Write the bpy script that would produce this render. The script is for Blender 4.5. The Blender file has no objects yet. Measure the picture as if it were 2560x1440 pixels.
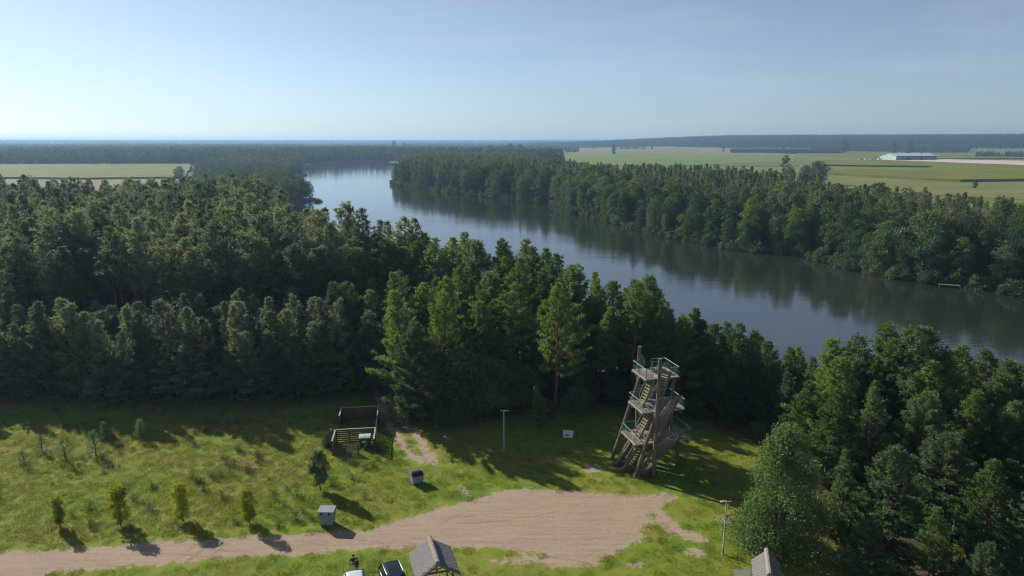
import bpy, bmesh, math, random
import numpy as np
from mathutils import Vector, Matrix

# ------------------------------------------------------------------ camera, sky, sun, exposure
scene = bpy.context.scene
COL = scene.collection
R = math.radians
H_CAM, F_PX, PITCH = 35.0, 1707.0, math.atan((720 - 352) / 1707.0)

cam_data = bpy.data.cameras.new('camera')
cam_data.sensor_width = 36.0
cam_data.lens = 36.0 * F_PX / 2560.0
cam_data.clip_start = 0.5
cam_data.clip_end = 40000.0
cam = bpy.data.objects.new('camera', cam_data)
cam.location = (0, 0, H_CAM)
cam.rotation_euler = (math.pi / 2 - PITCH, 0, 0)
COL.objects.link(cam)
scene.camera = cam

SUN_DIR = Vector((-0.76 * math.cos(R(29)), 0.65 * math.cos(R(29)), math.sin(R(29)))).normalized()   # towards the sun
SUN_EL = math.asin(SUN_DIR.z)
world = bpy.data.worlds.new('World')
scene.world = world
world.use_nodes = True
wn, wl = world.node_tree.nodes, world.node_tree.links
wn.clear()
sky_tex = wn.new('ShaderNodeTexSky')
sky_tex.sky_type = 'NISHITA'
sky_tex.sun_disc = False
sky_tex.sun_elevation = SUN_EL
sky_tex.sun_rotation = math.atan2(SUN_DIR.x, SUN_DIR.y)
sky_tex.altitude = 0.0
sky_tex.air_density = 0.8
sky_tex.dust_density = 0.3
sky_tex.ozone_density = 9.0
wbg = wn.new('ShaderNodeBackground')
wbg.inputs['Strength'].default_value = 0.077
wo = wn.new('ShaderNodeOutputWorld')
whs = wn.new('ShaderNodeHueSaturation')          # the camera's softer, hazier rendering of the whole sky
whs.inputs['Saturation'].default_value = 0.64
wwb = wn.new('ShaderNodeMix'); wwb.data_type = 'RGBA'; wwb.blend_type = 'MULTIPLY'      # white balance
wwb.inputs[0].default_value = 1.0; wwb.inputs[7].default_value = (1.04, 1.03, 0.92, 1)
wl.new(sky_tex.outputs[0], wwb.inputs[6]); wl.new(wwb.outputs[2], whs.inputs['Color'])
# faint streaks of cirrus over the whole sky
wtc = wn.new('ShaderNodeTexCoord'); wmp = wn.new('ShaderNodeMapping'); wmp.inputs['Rotation'].default_value = (0, 0, R(25)); wmp.inputs['Scale'].default_value = (2.2, 7.0, 16.0)
wno = wn.new('ShaderNodeTexNoise'); wno.inputs['Scale'].default_value = 1.3; wno.inputs['Detail'].default_value = 6; wno.inputs['Roughness'].default_value = 0.6
wra = wn.new('ShaderNodeValToRGB'); wra.color_ramp.elements[0].position = 0.50; wra.color_ramp.elements[1].position = 0.80
wra.color_ramp.elements[0].color = (0, 0, 0, 1); wra.color_ramp.elements[1].color = (0.14, 0.14, 0.14, 1)
wmx = wn.new('ShaderNodeMix'); wmx.data_type = 'RGBA'; wmx.inputs[7].default_value = (7.2, 7.6, 8.0, 1)
wl.new(wtc.outputs['Generated'], wmp.inputs['Vector']); wl.new(wmp.outputs[0], wno.inputs['Vector']); wl.new(wno.outputs['Fac'], wra.inputs[0])
wl.new(wra.outputs[0], wmx.inputs[0]); wl.new(whs.outputs[0], wmx.inputs[6]); wl.new(wmx.outputs[2], wbg.inputs['Color'])
wl.new(wbg.outputs[0], wo.inputs['Surface'])

sun_data = bpy.data.lights.new('sun', 'SUN')
sun_data.energy = 4.6
sun_data.angle = R(0.5)
sun_data.color = (1.0, 0.93, 0.82)
sun = bpy.data.objects.new('sun', sun_data)
sun.rotation_euler = SUN_DIR.to_track_quat('Z', 'Y').to_euler()
COL.objects.link(sun)

scene.view_settings.view_transform = 'Standard'
scene.view_settings.look = 'None'
scene.view_settings.exposure = 0.55
scene.view_settings.gamma = 1.0
scene.view_settings.use_curve_mapping = False
scene.render.engine = 'CYCLES'
cy = scene.cycles
cy.max_bounces = 5
cy.diffuse_bounces = 2
cy.glossy_bounces = 2
cy.transmission_bounces = 3
cy.volume_bounces = 0
cy.transparent_max_bounces = 4
cy.caustics_reflective = False
cy.caustics_refractive = False
cy.use_denoising = True
cy.sample_clamp_indirect = 4.0
HAZE_DENSITY = 1.5e-4
cy.filter_width = 1.1

random.seed(5)
rng = np.random.default_rng(11)

# ------------------------------------------------------------------ helpers
CP, SP = math.cos(PITCH), math.sin(PITCH)

def at(px, py, z=0.0):
    """world point at height z seen at a pixel of the 2560 x 1440 photograph (used to measure positions)"""
    u, v = (px - 1280) / F_PX, (720 - py) / F_PX
    dy, dz = CP + v * SP, -SP + v * CP
    t = (z - H_CAM) / dz
    return (u * t, dy * t)

def col_x(px, Y, z=0.0):
    """X of something standing at distance Y whose base is in picture column px"""
    return (px - 1280) / F_PX * (Y * CP + (H_CAM - z) * SP)

def tag(o, label=None, cat=None, group=None, kind=None):
    if label: o['label'] = label
    if cat: o['category'] = cat
    if group: o['group'] = group
    if kind: o['kind'] = kind
    return o

def mesh_np(name, V, F, mats=(), fmat=None, smooth=False):
    """mesh from an (n,3) array and a list of face arrays (each (m,3) or (m,4)); fmat: material index per face array"""
    me = bpy.data.meshes.new(name)
    V = np.asarray(V, dtype=np.float32)
    F = [np.asarray(f, dtype=np.int32) for f in F if len(f)]
    nl = sum(f.size for f in F)
    npoly = sum(len(f) for f in F)
    me.vertices.add(len(V)); me.vertices.foreach_set('co', V.ravel())
    me.loops.add(nl); me.loops.foreach_set('vertex_index', np.concatenate([f.ravel() for f in F]))
    me.polygons.add(npoly)
    sizes = np.concatenate([np.full(len(f), f.shape[1], dtype=np.int32) for f in F])
    starts = np.concatenate([[0], np.cumsum(sizes)[:-1]]).astype(np.int32)
    me.polygons.foreach_set('loop_start', starts)
    me.polygons.foreach_set('loop_total', sizes)
    for m in mats: me.materials.append(m)
    if fmat is not None:
        me.polygons.foreach_set('material_index', np.concatenate([np.full(len(f), k, dtype=np.int32) for f, k in zip(F, fmat)]))
    if smooth:
        me.polygons.foreach_set('use_smooth', np.ones(npoly, dtype=bool))
    me.update(calc_edges=True)
    me.validate()
    return me

def link(name, me, parent=None):
    o = bpy.data.objects.new(name, me)
    COL.objects.link(o)
    if parent is not None: o.parent = parent
    return o

def empty(name, loc=(0, 0, 0), rz=0.0, scale=1.0):
    o = bpy.data.objects.new(name, None)
    o.empty_display_size = 0.2
    o.location = loc; o.rotation_euler = (0, 0, rz); o.scale = (scale,) * 3
    COL.objects.link(o)
    return o

def tube_np(pts, rad, sides=6, cap=True):
    pts = np.asarray(pts, float); k = len(pts)
    rad = np.broadcast_to(np.asarray(rad, float), (k,))
    d = np.gradient(pts, axis=0); d /= np.linalg.norm(d, axis=1, keepdims=True) + 1e-9
    ref = np.array([0.0, 0.0, 1.0]) if abs(d[0, 2]) < 0.9 else np.array([1.0, 0.0, 0.0])
    a = np.cross(d, ref); a /= np.linalg.norm(a, axis=1, keepdims=True) + 1e-9
    b = np.cross(d, a)
    th = np.linspace(0, 2 * np.pi, sides, endpoint=False)
    V = pts[:, None, :] + rad[:, None, None] * (np.cos(th)[None, :, None] * a[:, None, :] + np.sin(th)[None, :, None] * b[:, None, :])
    V = V.reshape(-1, 3)
    i = np.arange(k - 1)[:, None] * sides; j = np.arange(sides)[None, :]; jn = (j + 1) % sides
    Q = np.stack([i + j, i + jn, i + sides + jn, i + sides + j], -1).reshape(-1, 4)
    return V, Q

class MB:
    """collects shapes and links them as ONE mesh object"""
    def __init__(s): s.V = []; s.F = []; s.n = 0
    def add(s, V, faces):
        s.V.extend([tuple(v) for v in V]); s.F.extend([tuple(int(i) + s.n for i in f) for f in faces]); s.n += len(V); return s
    def box(s, c, size, rot=None):
        x, y, z = (k / 2 for k in size)
        v = [Vector(p) for p in ((-x,-y,-z),(x,-y,-z),(x,y,-z),(-x,y,-z),(-x,-y,z),(x,-y,z),(x,y,z),(-x,y,z))]
        if rot is not None: v = [rot @ p for p in v]
        v = [p + Vector(c) for p in v]
        return s.add(v, [(0,3,2,1),(4,5,6,7),(0,1,5,4),(1,2,6,5),(2,3,7,6),(3,0,4,7)])
    def hexa(s, v):
        return s.add(v, [(0,3,2,1),(4,5,6,7),(0,1,5,4),(1,2,6,5),(2,3,7,6),(3,0,4,7)])
    def bar(s, a, b, w, h=None, up=(0, 0, 1)):
        """box beam from a to b, width w (sideways), height h (towards up)"""
        a, b = Vector(a), Vector(b); h = h or w
        d = (b - a).normalized(); u = Vector(up)
        if abs(d.dot(u)) > 0.98: u = Vector((1, 0, 0))
        sd = d.cross(u).normalized(); uu = sd.cross(d).normalized()
        sd *= w / 2; uu *= h / 2
        return s.hexa([a - sd - uu, a + sd - uu, a + sd + uu, a - sd + uu, b - sd - uu, b + sd - uu, b + sd + uu, b - sd + uu])
    def tube(s, pts, rad, sides=8, cap=True):
        V, Q = tube_np(pts, rad, sides)
        faces = [tuple(q) for q in Q]
        if cap:
            k = len(pts)
            faces.append(tuple(range(sides - 1, -1, -1))); faces.append(tuple(range((k - 1) * sides, k * sides)))
        return s.add(V, faces)
    def lathe(s, prof, sides=16, c=(0, 0, 0)):
        V = []
        for r, z in prof:
            for i in range(sides):
                t = 2 * math.pi * i / sides; V.append((c[0] + r * math.cos(t), c[1] + r * math.sin(t), c[2] + z))
        F = []
        for k in range(len(prof) - 1):
            for i in range(sides):
                j = (i + 1) % sides; F.append((k*sides+i, k*sides+j, (k+1)*sides+j, (k+1)*sides+i))
        F.append(tuple(range(sides - 1, -1, -1))); F.append(tuple(range((len(prof)-1)*sides, len(prof)*sides)))
        return s.add(V, F)
    def prism(s, poly, axis, a, b):
        """extrude a 2-D polygon along axis 'x','y' or 'z' from a to b"""
        n = len(poly); V = []
        for t in (a, b):
            for p, q in poly:
                V.append({'x': (t, p, q), 'y': (p, t, q), 'z': (p, q, t)}[axis])
        F = [tuple(range(n - 1, -1, -1)), tuple(range(n, 2 * n))] + [(i, (i+1) % n, n + (i+1) % n, n + i) for i in range(n)]
        return s.add(V, F)
    def mesh(s, name, mat, bevel=0.0, smooth=False):
        me = bpy.data.meshes.new(name)
        me.from_pydata(s.V, [], s.F)
        bm = bmesh.new(); bm.from_mesh(me)
        if bevel: bmesh.ops.bevel(bm, geom=list(bm.edges), offset=bevel, segments=1, affect='EDGES', clamp_overlap=True)
        bmesh.ops.recalc_face_normals(bm, faces=bm.faces)
        bm.to_mesh(me); bm.free()
        if smooth:
            for p in me.polygons: p.use_smooth = True
        me.materials.append(mat)
        return me
    def build(s, name, mat, parent=None, bevel=0.0, smooth=False, label=None):
        o = link(name, s.mesh(name, mat, bevel, smooth), parent)
        if label: o['label'] = label
        return o

# ------------------------------------------------------------------ materials
def new_mat(name):
    m = bpy.data.materials.new(name); m.use_nodes = True
    nt = m.node_tree
    return m, nt.nodes, nt.links, nt.nodes['Principled BSDF']

def _noise(n, l, scale, detail=4, rough=0.55, coord='Object', vec=None):
    t = n.new('ShaderNodeTexNoise'); t.inputs['Scale'].default_value = scale
    t.inputs['Detail'].default_value = detail; t.inputs['Roughness'].default_value = rough
    if vec is None:
        tc = n.new('ShaderNodeTexCoord'); l.new(tc.outputs[coord], t.inputs['Vector'])
    else: l.new(vec, t.inputs['Vector'])
    return t

def _ramp(n, l, src, stops):
    r = n.new('ShaderNodeValToRGB')
    while len(r.color_ramp.elements) < len(stops): r.color_ramp.elements.new(0.5)
    for e, (p, c) in zip(r.color_ramp.elements, stops):
        e.position = p; e.color = (*c, 1) if len(c) == 3 else c
    l.new(src, r.inputs[0])
    return r

def _mix(n, l, fac, a, b, blend='MIX'):
    m = n.new('ShaderNodeMix'); m.data_type = 'RGBA'; m.blend_type = blend
    for s, v in ((0, fac), (6, a), (7, b)):
        if hasattr(v, 'is_linked'): l.new(v, m.inputs[s])
        elif isinstance(v, (int, float)): m.inputs[s].default_value = v
        else: m.inputs[s].default_value = (*v, 1)
    return m.outputs[2]

def _math(n, l, op, a, b=None, clamp=False):
    m = n.new('ShaderNodeMath'); m.operation = op; m.use_clamp = clamp
    for i, v in ((0, a), (1, b)):
        if v is None: continue
        if hasattr(v, 'is_linked'): l.new(v, m.inputs[i])
        else: m.inputs[i].default_value = v
    return m.outputs[0]

def _bump(n, l, h, strength, dist, bsdf):
    b = n.new('ShaderNodeBump'); b.inputs['Strength'].default_value = strength; b.inputs['Distance'].default_value = dist
    l.new(h, b.inputs['Height']); l.new(b.outputs[0], bsdf.inputs['Normal'])

def simple(name, c1, c2=None, scale=3.0, rough=0.7, metal=0.0, bump=0.0, spec=0.4, stretch=None):
    m, n, l, b = new_mat(name)
    c2 = c2 or tuple(k * 0.75 for k in c1)
    vec = None
    if stretch:
        tc = n.new('ShaderNodeTexCoord'); mp = n.new('ShaderNodeMapping'); mp.inputs['Scale'].default_value = stretch
        l.new(tc.outputs['Object'], mp.inputs['Vector']); vec = mp.outputs[0]
    t = _noise(n, l, scale, 6, 0.6, vec=vec)
    r = _ramp(n, l, t.outputs['Fac'], [(0.3, c2), (0.7, c1)])
    l.new(r.outputs[0], b.inputs['Base Color'])
    b.inputs['Roughness'].default_value = rough; b.inputs['Metallic'].default_value = metal
    b.inputs['Specular IOR Level'].default_value = spec
    if bump: _bump(n, l, t.outputs['Fac'], bump, 0.03, b)
    return m

def foliage(name, c1, c2, transl=0.3, rough=0.65, clump=0.6, spec=0.25):
    """leaf or needle: diffuse + some light through, colour varied per tree and per clump"""
    m, n, l, b = new_mat(name)
    oi = n.new('ShaderNodeObjectInfo')
    t = _noise(n, l, clump, 3, 0.6)
    geo = n.new('ShaderNodeNewGeometry')
    v = _math(n, l, 'ADD', _math(n, l, 'MULTIPLY', oi.outputs['Random'], 0.6), _math(n, l, 'MULTIPLY', t.outputs['Fac'], 0.6))
    v = _math(n, l, 'ADD', v, _math(n, l, 'MULTIPLY', geo.outputs['Random Per Island'], 0.25))
    r = _ramp(n, l, v, [(0.35, c1), (0.95, c2)])
    l.new(r.outputs[0], b.inputs['Base Color'])
    b.inputs['Roughness'].default_value = rough; b.inputs['Specular IOR Level'].default_value = spec
    tr = n.new('ShaderNodeBsdfTranslucent')
    hs = n.new('ShaderNodeHueSaturation'); hs.inputs['Hue'].default_value = 0.485; hs.inputs['Saturation'].default_value = 1.15; hs.inputs['Value'].default_value = 1.2
    l.new(r.outputs[0], hs.inputs['Color']); l.new(hs.outputs[0], tr.inputs['Color'])
    mx = n.new('ShaderNodeMixShader'); mx.inputs[0].default_value = transl
    out = n['Material Output']
    l.new(b.outputs[0], mx.inputs[1]); l.new(tr.outputs[0], mx.inputs[2]); l.new(mx.outputs[0], out.inputs['Surface'])
    return m

def bark_mat(name, low, high, z0, z1):
    m, n, l, b = new_mat(name)
    tc = n.new('ShaderNodeTexCoord'); sp = n.new('ShaderNodeSeparateXYZ'); l.new(tc.outputs['Object'], sp.inputs[0])
    t = _noise(n, l, 4.0, 5, 0.6)
    mr = n.new('ShaderNodeMapRange'); mr.inputs[1].default_value = z0; mr.inputs[2].default_value = z1
    l.new(sp.outputs['Z'], mr.inputs[0])
    c = _mix(n, l, mr.outputs[0], low, high)
    c = _mix(n, l, _math(n, l, 'MULTIPLY', t.outputs['Fac'], 0.8), c, (0.02, 0.016, 0.012))
    l.new(c, b.inputs['Base Color']); b.inputs['Roughness'].default_value = 0.9
    _bump(n, l, t.outputs['Fac'], 0.6, 0.05, b)
    return m

M = {}
M['needle'] = foliage('pine_needles', (0.056, 0.120, 0.032), (0.180, 0.272, 0.070), 0.40)
M['needle_blue'] = foliage('pine_needles_bluish', (0.056, 0.112, 0.046), (0.155, 0.240, 0.088), 0.38)
M['needle_stand'] = foliage('pine_needles_stand', (0.062, 0.108, 0.060), (0.210, 0.262, 0.125), 0.40)
M['alder'] = foliage('alder_leaves', (0.034, 0.074, 0.024), (0.105, 0.170, 0.046), 0.30)
M['willow'] = foliage('willow_leaves', (0.048, 0.096, 0.036), (0.130, 0.190, 0.072), 0.30)
M['birch'] = foliage('birch_leaves', (0.062, 0.092, 0.042), (0.150, 0.175, 0.088), 0.30)
M['lime'] = foliage('lime_green_leaves', (0.070, 0.125, 0.022), (0.160, 0.220, 0.035), 0.35)
M['yellow'] = foliage('yellowing_leaves', (0.150, 0.190, 0.022), (0.340, 0.350, 0.042), 0.48)
M['silver'] = foliage('silvery_leaves', (0.075, 0.135, 0.042), (0.200, 0.275, 0.100), 0.38, rough=0.55)
M['rusty'] = foliage('dead_needles', (0.120, 0.060, 0.025), (0.200, 0.100, 0.040), 0.2)
M['farwood'] = foliage('far_wood_leaves', (0.038, 0.066, 0.030), (0.085, 0.120, 0.048), 0.28)
M['pine_bark'] = bark_mat('pine_bark', (0.10, 0.075, 0.060), (0.30, 0.15, 0.075), 3.0, 10.0)
M['bark'] = bark_mat('grey_bark', (0.09, 0.075, 0.06), (0.12, 0.10, 0.08), 1.0, 9.0)
M['birch_bark'] = bark_mat('birch_bark', (0.40, 0.39, 0.36), (0.55, 0.54, 0.50), 1.0, 9.0)
# ------------------------------------------------------------------ terrain fields
WATER_Z = -2.0
LAKE = np.array([(170, 128), (124, 161), (116, 173), (109, 180), (100.5, 193.5), (95, 220), (79, 233), (68.3, 251), (57, 270), (50, 302),
    (33, 353), (27, 402), (-8, 448), (-53, 508), (-100, 585), (-106, 604), (-110, 640), (-104, 720), (-135, 900), (-178, 1093), (-225, 1239),
    (-270, 1245), (-298, 1172), (-308, 1040), (-285, 900), (-222, 745), (-240, 700), (-196, 634), (-173, 545), (-154, 490), (-119, 425),
    (-128, 385), (-95, 300), (-62, 200), (-40, 158), (-22, 134), (-2, 118), (18, 104), (40, 97), (62, 92), (90, 84), (125, 70), (190, 60), (230, 90)], float)

def seg_dist(X, Y, A, B):
    ax, ay = A; bx, by = B
    dx, dy = bx - ax, by - ay
    t = np.clip(((X - ax) * dx + (Y - ay) * dy) / (dx * dx + dy * dy + 1e-9), 0, 1)
    return np.hypot(X - ax - t * dx, Y - ay - t * dy)

def poly_sd(X, Y, P):
    """signed distance to a polygon, positive inside"""
    X = np.asarray(X, float); Y = np.asarray(Y, float)
    d = np.full(X.shape, 1e9); ins = np.zeros(X.shape, bool)
    for i in range(len(P)):
        A, B = P[i], P[(i + 1) % len(P)]
        d = np.minimum(d, seg_dist(X, Y, A, B))
        c = (A[1] > Y) != (B[1] > Y)
        with np.errstate(divide='ignore', invalid='ignore'):
            xi = (B[0] - A[0]) * (Y - A[1]) / (B[1] - A[1] + 1e-12) + A[0]
        ins ^= c & (X < xi)
    return np.where(ins, d, -d)

def line_sd(X, Y, P, half):
    d = np.full(np.shape(X), 1e9)
    for i in range(len(P) - 1): d = np.minimum(d, seg_dist(X, Y, P[i], P[i + 1]))
    return half - d

def sstep(a, b, x):
    t = np.clip((x - a) / (b - a), 0, 1); return t * t * (3 - 2 * t)

def wob(X, Y, s):
    return (np.sin(X * 1.31 / s + 1.7) * np.cos(Y * 1.13 / s + .4) + .5 * np.sin(X * 2.7 / s + Y * 1.9 / s + 2.2) + .35 * np.sin(Y * 4.1 / s - X * 3.3 / s)) / 1.85

def height(X, Y):
    X = np.asarray(X, float); Y = np.asarray(Y, float)
    d = poly_sd(X + 1.5 * wob(X, Y, 9), Y + 1.5 * wob(Y, X, 11), LAKE)
    land = -2 + 2.0 * sstep(0, 13, -d) - 0.02
    z = np.where(d > 0, -2 - np.minimum(3.0, 0.25 * d), land)
    z = z + np.where(d < -12, 0.07 * wob(X, Y, 5.0), 0)
    D = np.hypot(X, Y); a = X / np.maximum(np.abs(Y), 1)
    front = Y > 0
    ridge = sstep(-0.02, 0.36, a) * sstep(2200, 3900, D) * 44 * front
    z = z + ridge + 24 * sstep(3500, 9000, D) * (1 - sstep(-0.02, 0.3, a) * front)
    return z

def hz(x, y): return float(height(np.array([x]), np.array([y]))[0])

# the dirt road, the turning place and worn patches (pixel outlines measured on the flat ground)
ROAD = np.array([at(*p) for p in [(-300, 1400), (0, 1382), (200, 1371), (400, 1356), (600, 1345), (800, 1334), (900, 1325), (980, 1306), (1050, 1284), (1120, 1267),
    (1180, 1250), (1240, 1233), (1300, 1222), (1400, 1225), (1480, 1231), (1560, 1240), (1620, 1239), (1665, 1229), (1695, 1243), (1660, 1262), (1622, 1280), (1640, 1302), (1602, 1322),
    (1614, 1340), (1590, 1356), (1560, 1371), (1530, 1386), (1480, 1398), (1440, 1400), (1400, 1390), (1340, 1380), (1250, 1371), (1150, 1362), (1080, 1362), (1000, 1366),
    (850, 1375), (700, 1386), (500, 1398), (350, 1412), (230, 1422), (135, 1428), (112, 1441), (90, 1520), (-300, 1540)]])
TRACKS = [np.array([at(*p) for p in q]) for q in (
    [(1062, 1158), (1022, 1132), (1000, 1100), (978, 1062), (955, 1015), (938, 975), (925, 950)],
    [(1088, 1158), (1062, 1122), (1042, 1088), (1014, 1062), (990, 1022), (968, 980), (952, 950)])]
FOOTPATH = np.array([at(*p) for p in [(1625, 1262), (1660, 1300), (1690, 1322), (1720, 1338), (1745, 1345)]])
SCUFF = np.array([at(*p) for p in [(1150, 1215), (1172, 1240), (1180, 1262)]])
PATCHES = [(1487, 1173, 1.1, 0.9), (1742, 1377, 0.9, 0.6), (1700, 1330, 1.2, 0.6), (1415, 1405, 3.2, 0.8), (1590, 1412, 0.5, 0.4), (1600, 1300, 1.0, 1.0), (1290, 1400, 2.8, 0.6), (1820, 1305, 0.7, 0.5), (975, 960, 1.2, 2.5)]

def dirt_field(X, Y):
    d = poly_sd(X, Y, ROAD)
    for t in TRACKS: d = np.maximum(d, line_sd(X, Y, t, 0.42))
    d = np.maximum(d, line_sd(X, Y, FOOTPATH, 0.55)); d = np.maximum(d, line_sd(X, Y, SCUFF, 0.3) - 0.25)
    for px, py, rx, ry in PATCHES:
        x, y = at(px, py)
        d = np.maximum(d, (1 - np.hypot((X - x) / rx, (Y - y) / ry)) * min(rx, ry) - 0.15)
    return np.clip(d, -3, 3)

def axis_coords(a, b, step, lim_a, lim_b, g):
    mid = list(np.arange(a, b + 1e-6, step)); out = mid[:]
    for sgn, lim, start in ((1, lim_b, b), (-1, lim_a, a)):
        s = step; p = start; ext = []
        while (p < lim) if sgn > 0 else (p > lim):
            s *= g; p += sgn * s; ext.append(p)
        out = out + ext if sgn > 0 else ext[::-1] + out
    return np.array(out)

gx = axis_coords(-70, 62, 0.5, -10000, 10000, 1.04)
gy = np.concatenate([axis_coords(42, 104, 0.5, -6000, 10000, 1.04)])
GX, GY = np.meshgrid(gx, gy)
GZ = height(GX, GY)
nx, ny = len(gx), len(gy)
idx = np.arange(nx * ny).reshape(ny, nx)
Q = np.stack([idx[:-1, :-1], idx[:-1, 1:], idx[1:, 1:], idx[1:, :-1]], -1).reshape(-1, 4)
dirt = np.full(GX.shape, -3.0)
nearm = (np.abs(GX) < 75) & (GY > 40) & (GY < 110)
dirt[nearm] = dirt_field(GX[nearm], GY[nearm])

def lake_side(X, Y): return poly_sd(X, Y, LAKE)
# where the woods stand (forest floor without meadow grass)
LEFT_WOOD = np.array([(-400, 88), (-72, 88.5), (-55, 87), (-40, 86.5), (-26, 88), (-21.5, 92), (-16, 84), (-8, 80), (0, 82), (8, 86), (16, 84), (24, 80), (30, 74), (28, 60), (27, 40), (26, 20), (90, 20), (125, 66), (90, 84), (62, 92), (40, 97), (18, 104), (-2, 118), (-22, 134), (-40, 158), (-62, 200), (-92, 290), (-400, 270)], float)
wood = np.clip(poly_sd(GX, GY, LEFT_WOOD) / 4 + 0.5, 0, 1)
bankd = lake_side(GX, GY)
wood = np.maximum(wood, np.clip((75 + bankd) / 15, 0, 1) * (GY > 128))

def ground_material():
    m, n, l, b = new_mat('meadow_ground')
    geo = n.new('ShaderNodeNewGeometry'); pos = geo.outputs['Position']
    fine = _noise(n, l, 2.2, 8, 0.7, vec=pos); big = _noise(n, l, 0.09, 4, 0.55, vec=pos); mid = _noise(n, l, 0.45, 5, 0.6, vec=pos)
    huge = _noise(n, l, 0.004, 3, 0.5, vec=pos)
    grass = _ramp(n, l, _math(n, l, 'ADD', _math(n, l, 'MULTIPLY', big.outputs[0], 0.55), _math(n, l, 'MULTIPLY', mid.outputs[0], 0.45)),
                  [(0.36, (0.095, 0.160, 0.018)), (0.47, (0.160, 0.215, 0.024)), (0.56, (0.200, 0.215, 0.036)), (0.68, (0.205, 0.180, 0.060))])
    farc = _ramp(n, l, huge.outputs[0], [(0.35, (0.110, 0.140, 0.035)), (0.48, (0.170, 0.170, 0.060)), (0.56, (0.120, 0.150, 0.040)), (0.66, (0.200, 0.170, 0.090))])
    sp = n.new('ShaderNodeSeparateXYZ'); l.new(pos, sp.inputs[0])
    far = n.new('ShaderNodeMapRange'); far.inputs[1].default_value = 150; far.inputs[2].default_value = 260; l.new(sp.outputs['Y'], far.inputs[0])
    g = _mix(n, l, far.outputs[0], grass.outputs[0], farc.outputs[0])
    ad = n.new('ShaderNodeAttribute'); ad.attribute_name = 'dirt'
    aw = n.new('ShaderNodeAttribute'); aw.attribute_name = 'wood'
    floor = _ramp(n, l, mid.outputs[0], [(0.35, (0.045, 0.045, 0.022)), (0.65, (0.090, 0.070, 0.040))])
    g = _mix(n, l, aw.outputs['Fac'], g, floor.outputs[0])
    soil = soil_colour(n, l, pos, fine, big)
    e = _math(n, l, 'ADD', ad.outputs['Fac'], _math(n, l, 'MULTIPLY', _math(n, l, 'SUBTRACT', fine.outputs[0], 0.5), 2.6))
    e = _math(n, l, 'ADD', e, _math(n, l, 'MULTIPLY', _math(n, l, 'SUBTRACT', mid.outputs[0], 0.5), 2.2))
    mask = _math(n, l, 'MULTIPLY', _math(n, l, 'ADD', e, 0.25), 4.0, clamp=True)
    g = _mix(n, l, mask, g, soil)
    l.new(g, b.inputs['Base Color'])
    b.inputs['Roughness'].default_value = 0.95; b.inputs['Specular IOR Level'].default_value = 0.15
    _bump(n, l, fine.outputs[0], 0.5, 0.06, b)
    return m

def soil_colour(n, l, pos, fine, big):
    mp = n.new('ShaderNodeMapping'); mp.inputs['Rotation'].default_value = (0, 0, R(-14)); mp.inputs['Scale'].default_value = (0.16, 2.4, 1)
    l.new(pos, mp.inputs['Vector'])
    streak = _noise(n, l, 1.0, 5, 0.6, vec=mp.outputs[0])
    s = _ramp(n, l, _math(n, l, 'ADD', _math(n, l, 'MULTIPLY', streak.outputs[0], 0.5), _math(n, l, 'MULTIPLY', fine.outputs[0], 0.5)),
              [(0.30, (0.200, 0.148, 0.104)), (0.46, (0.320, 0.246, 0.176)), (0.68, (0.410, 0.326, 0.240))])
    base = _mix(n, l, _math(n, l, 'MULTIPLY', big.outputs[0], 0.5), s.outputs[0], (0.33, 0.240, 0.170))
    # tyre ruts: bundles of arcs where cars turn round, and lines along the road
    rut = None
    for cx, cy, sc in ((-7.0, 84.0, 1.0), (12.0, 40.0, 0.8), (-60.0, -160.0, 0.9)):
        vd = n.new('ShaderNodeVectorMath'); vd.operation = 'DISTANCE'; l.new(pos, vd.inputs[0]); vd.inputs[1].default_value = (cx, cy, 0)
        wv = n.new('ShaderNodeCombineXYZ'); l.new(_math(n, l, 'MULTIPLY', vd.outputs['Value'], 2.1 * sc), wv.inputs[0])
        spx = n.new('ShaderNodeSeparateXYZ'); l.new(pos, spx.inputs[0]); l.new(_math(n, l, 'MULTIPLY', spx.outputs['X'], 0.10), wv.inputs[1])
        tn = _noise(n, l, 1.0, 3, 0.55, vec=wv.outputs[0])
        ln = _ramp(n, l, tn.outputs['Fac'], [(0.60, (0, 0, 0)), (0.68, (1, 1, 1)), (0.76, (0, 0, 0))])
        gate = _noise(n, l, 0.16, 2, 0.5, vec=pos)
        gt = _ramp(n, l, gate.outputs['Fac'], [(0.42 + 0.04 * sc, (0, 0, 0)), (0.60, (1, 1, 1))])
        v = _math(n, l, 'MULTIPLY', ln.outputs[0], gt.outputs[0])
        rut = v if rut is None else _math(n, l, 'MAXIMUM', rut, v)
    base = _mix(n, l, _math(n, l, 'MULTIPLY', rut, 0.65), base, (0.20, 0.145, 0.095))
    peb = _noise(n, l, 9.0, 2, 0.5, vec=pos)
    pr = _ramp(n, l, peb.outputs['Fac'], [(0.62, (0, 0, 0)), (0.70, (1, 1, 1))])
    return _mix(n, l, _math(n, l, 'MULTIPLY', pr.outputs[0], 0.35), base, (0.16, 0.14, 0.12))

def soil_material():
    m, n, l, b = new_mat('gravel_soil')
    geo = n.new('ShaderNodeNewGeometry'); pos = geo.outputs['Position']
    fine = _noise(n, l, 2.2, 8, 0.7, vec=pos); big = _noise(n, l, 0.09, 4, 0.55, vec=pos)
    l.new(soil_colour(n, l, pos, fine, big), b.inputs['Base Color'])
    b.inputs['Roughness'].default_value = 0.95; b.inputs['Specular IOR Level'].default_value = 0.15
    _bump(n, l, fine.outputs[0], 0.5, 0.06, b)
    return m

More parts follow.
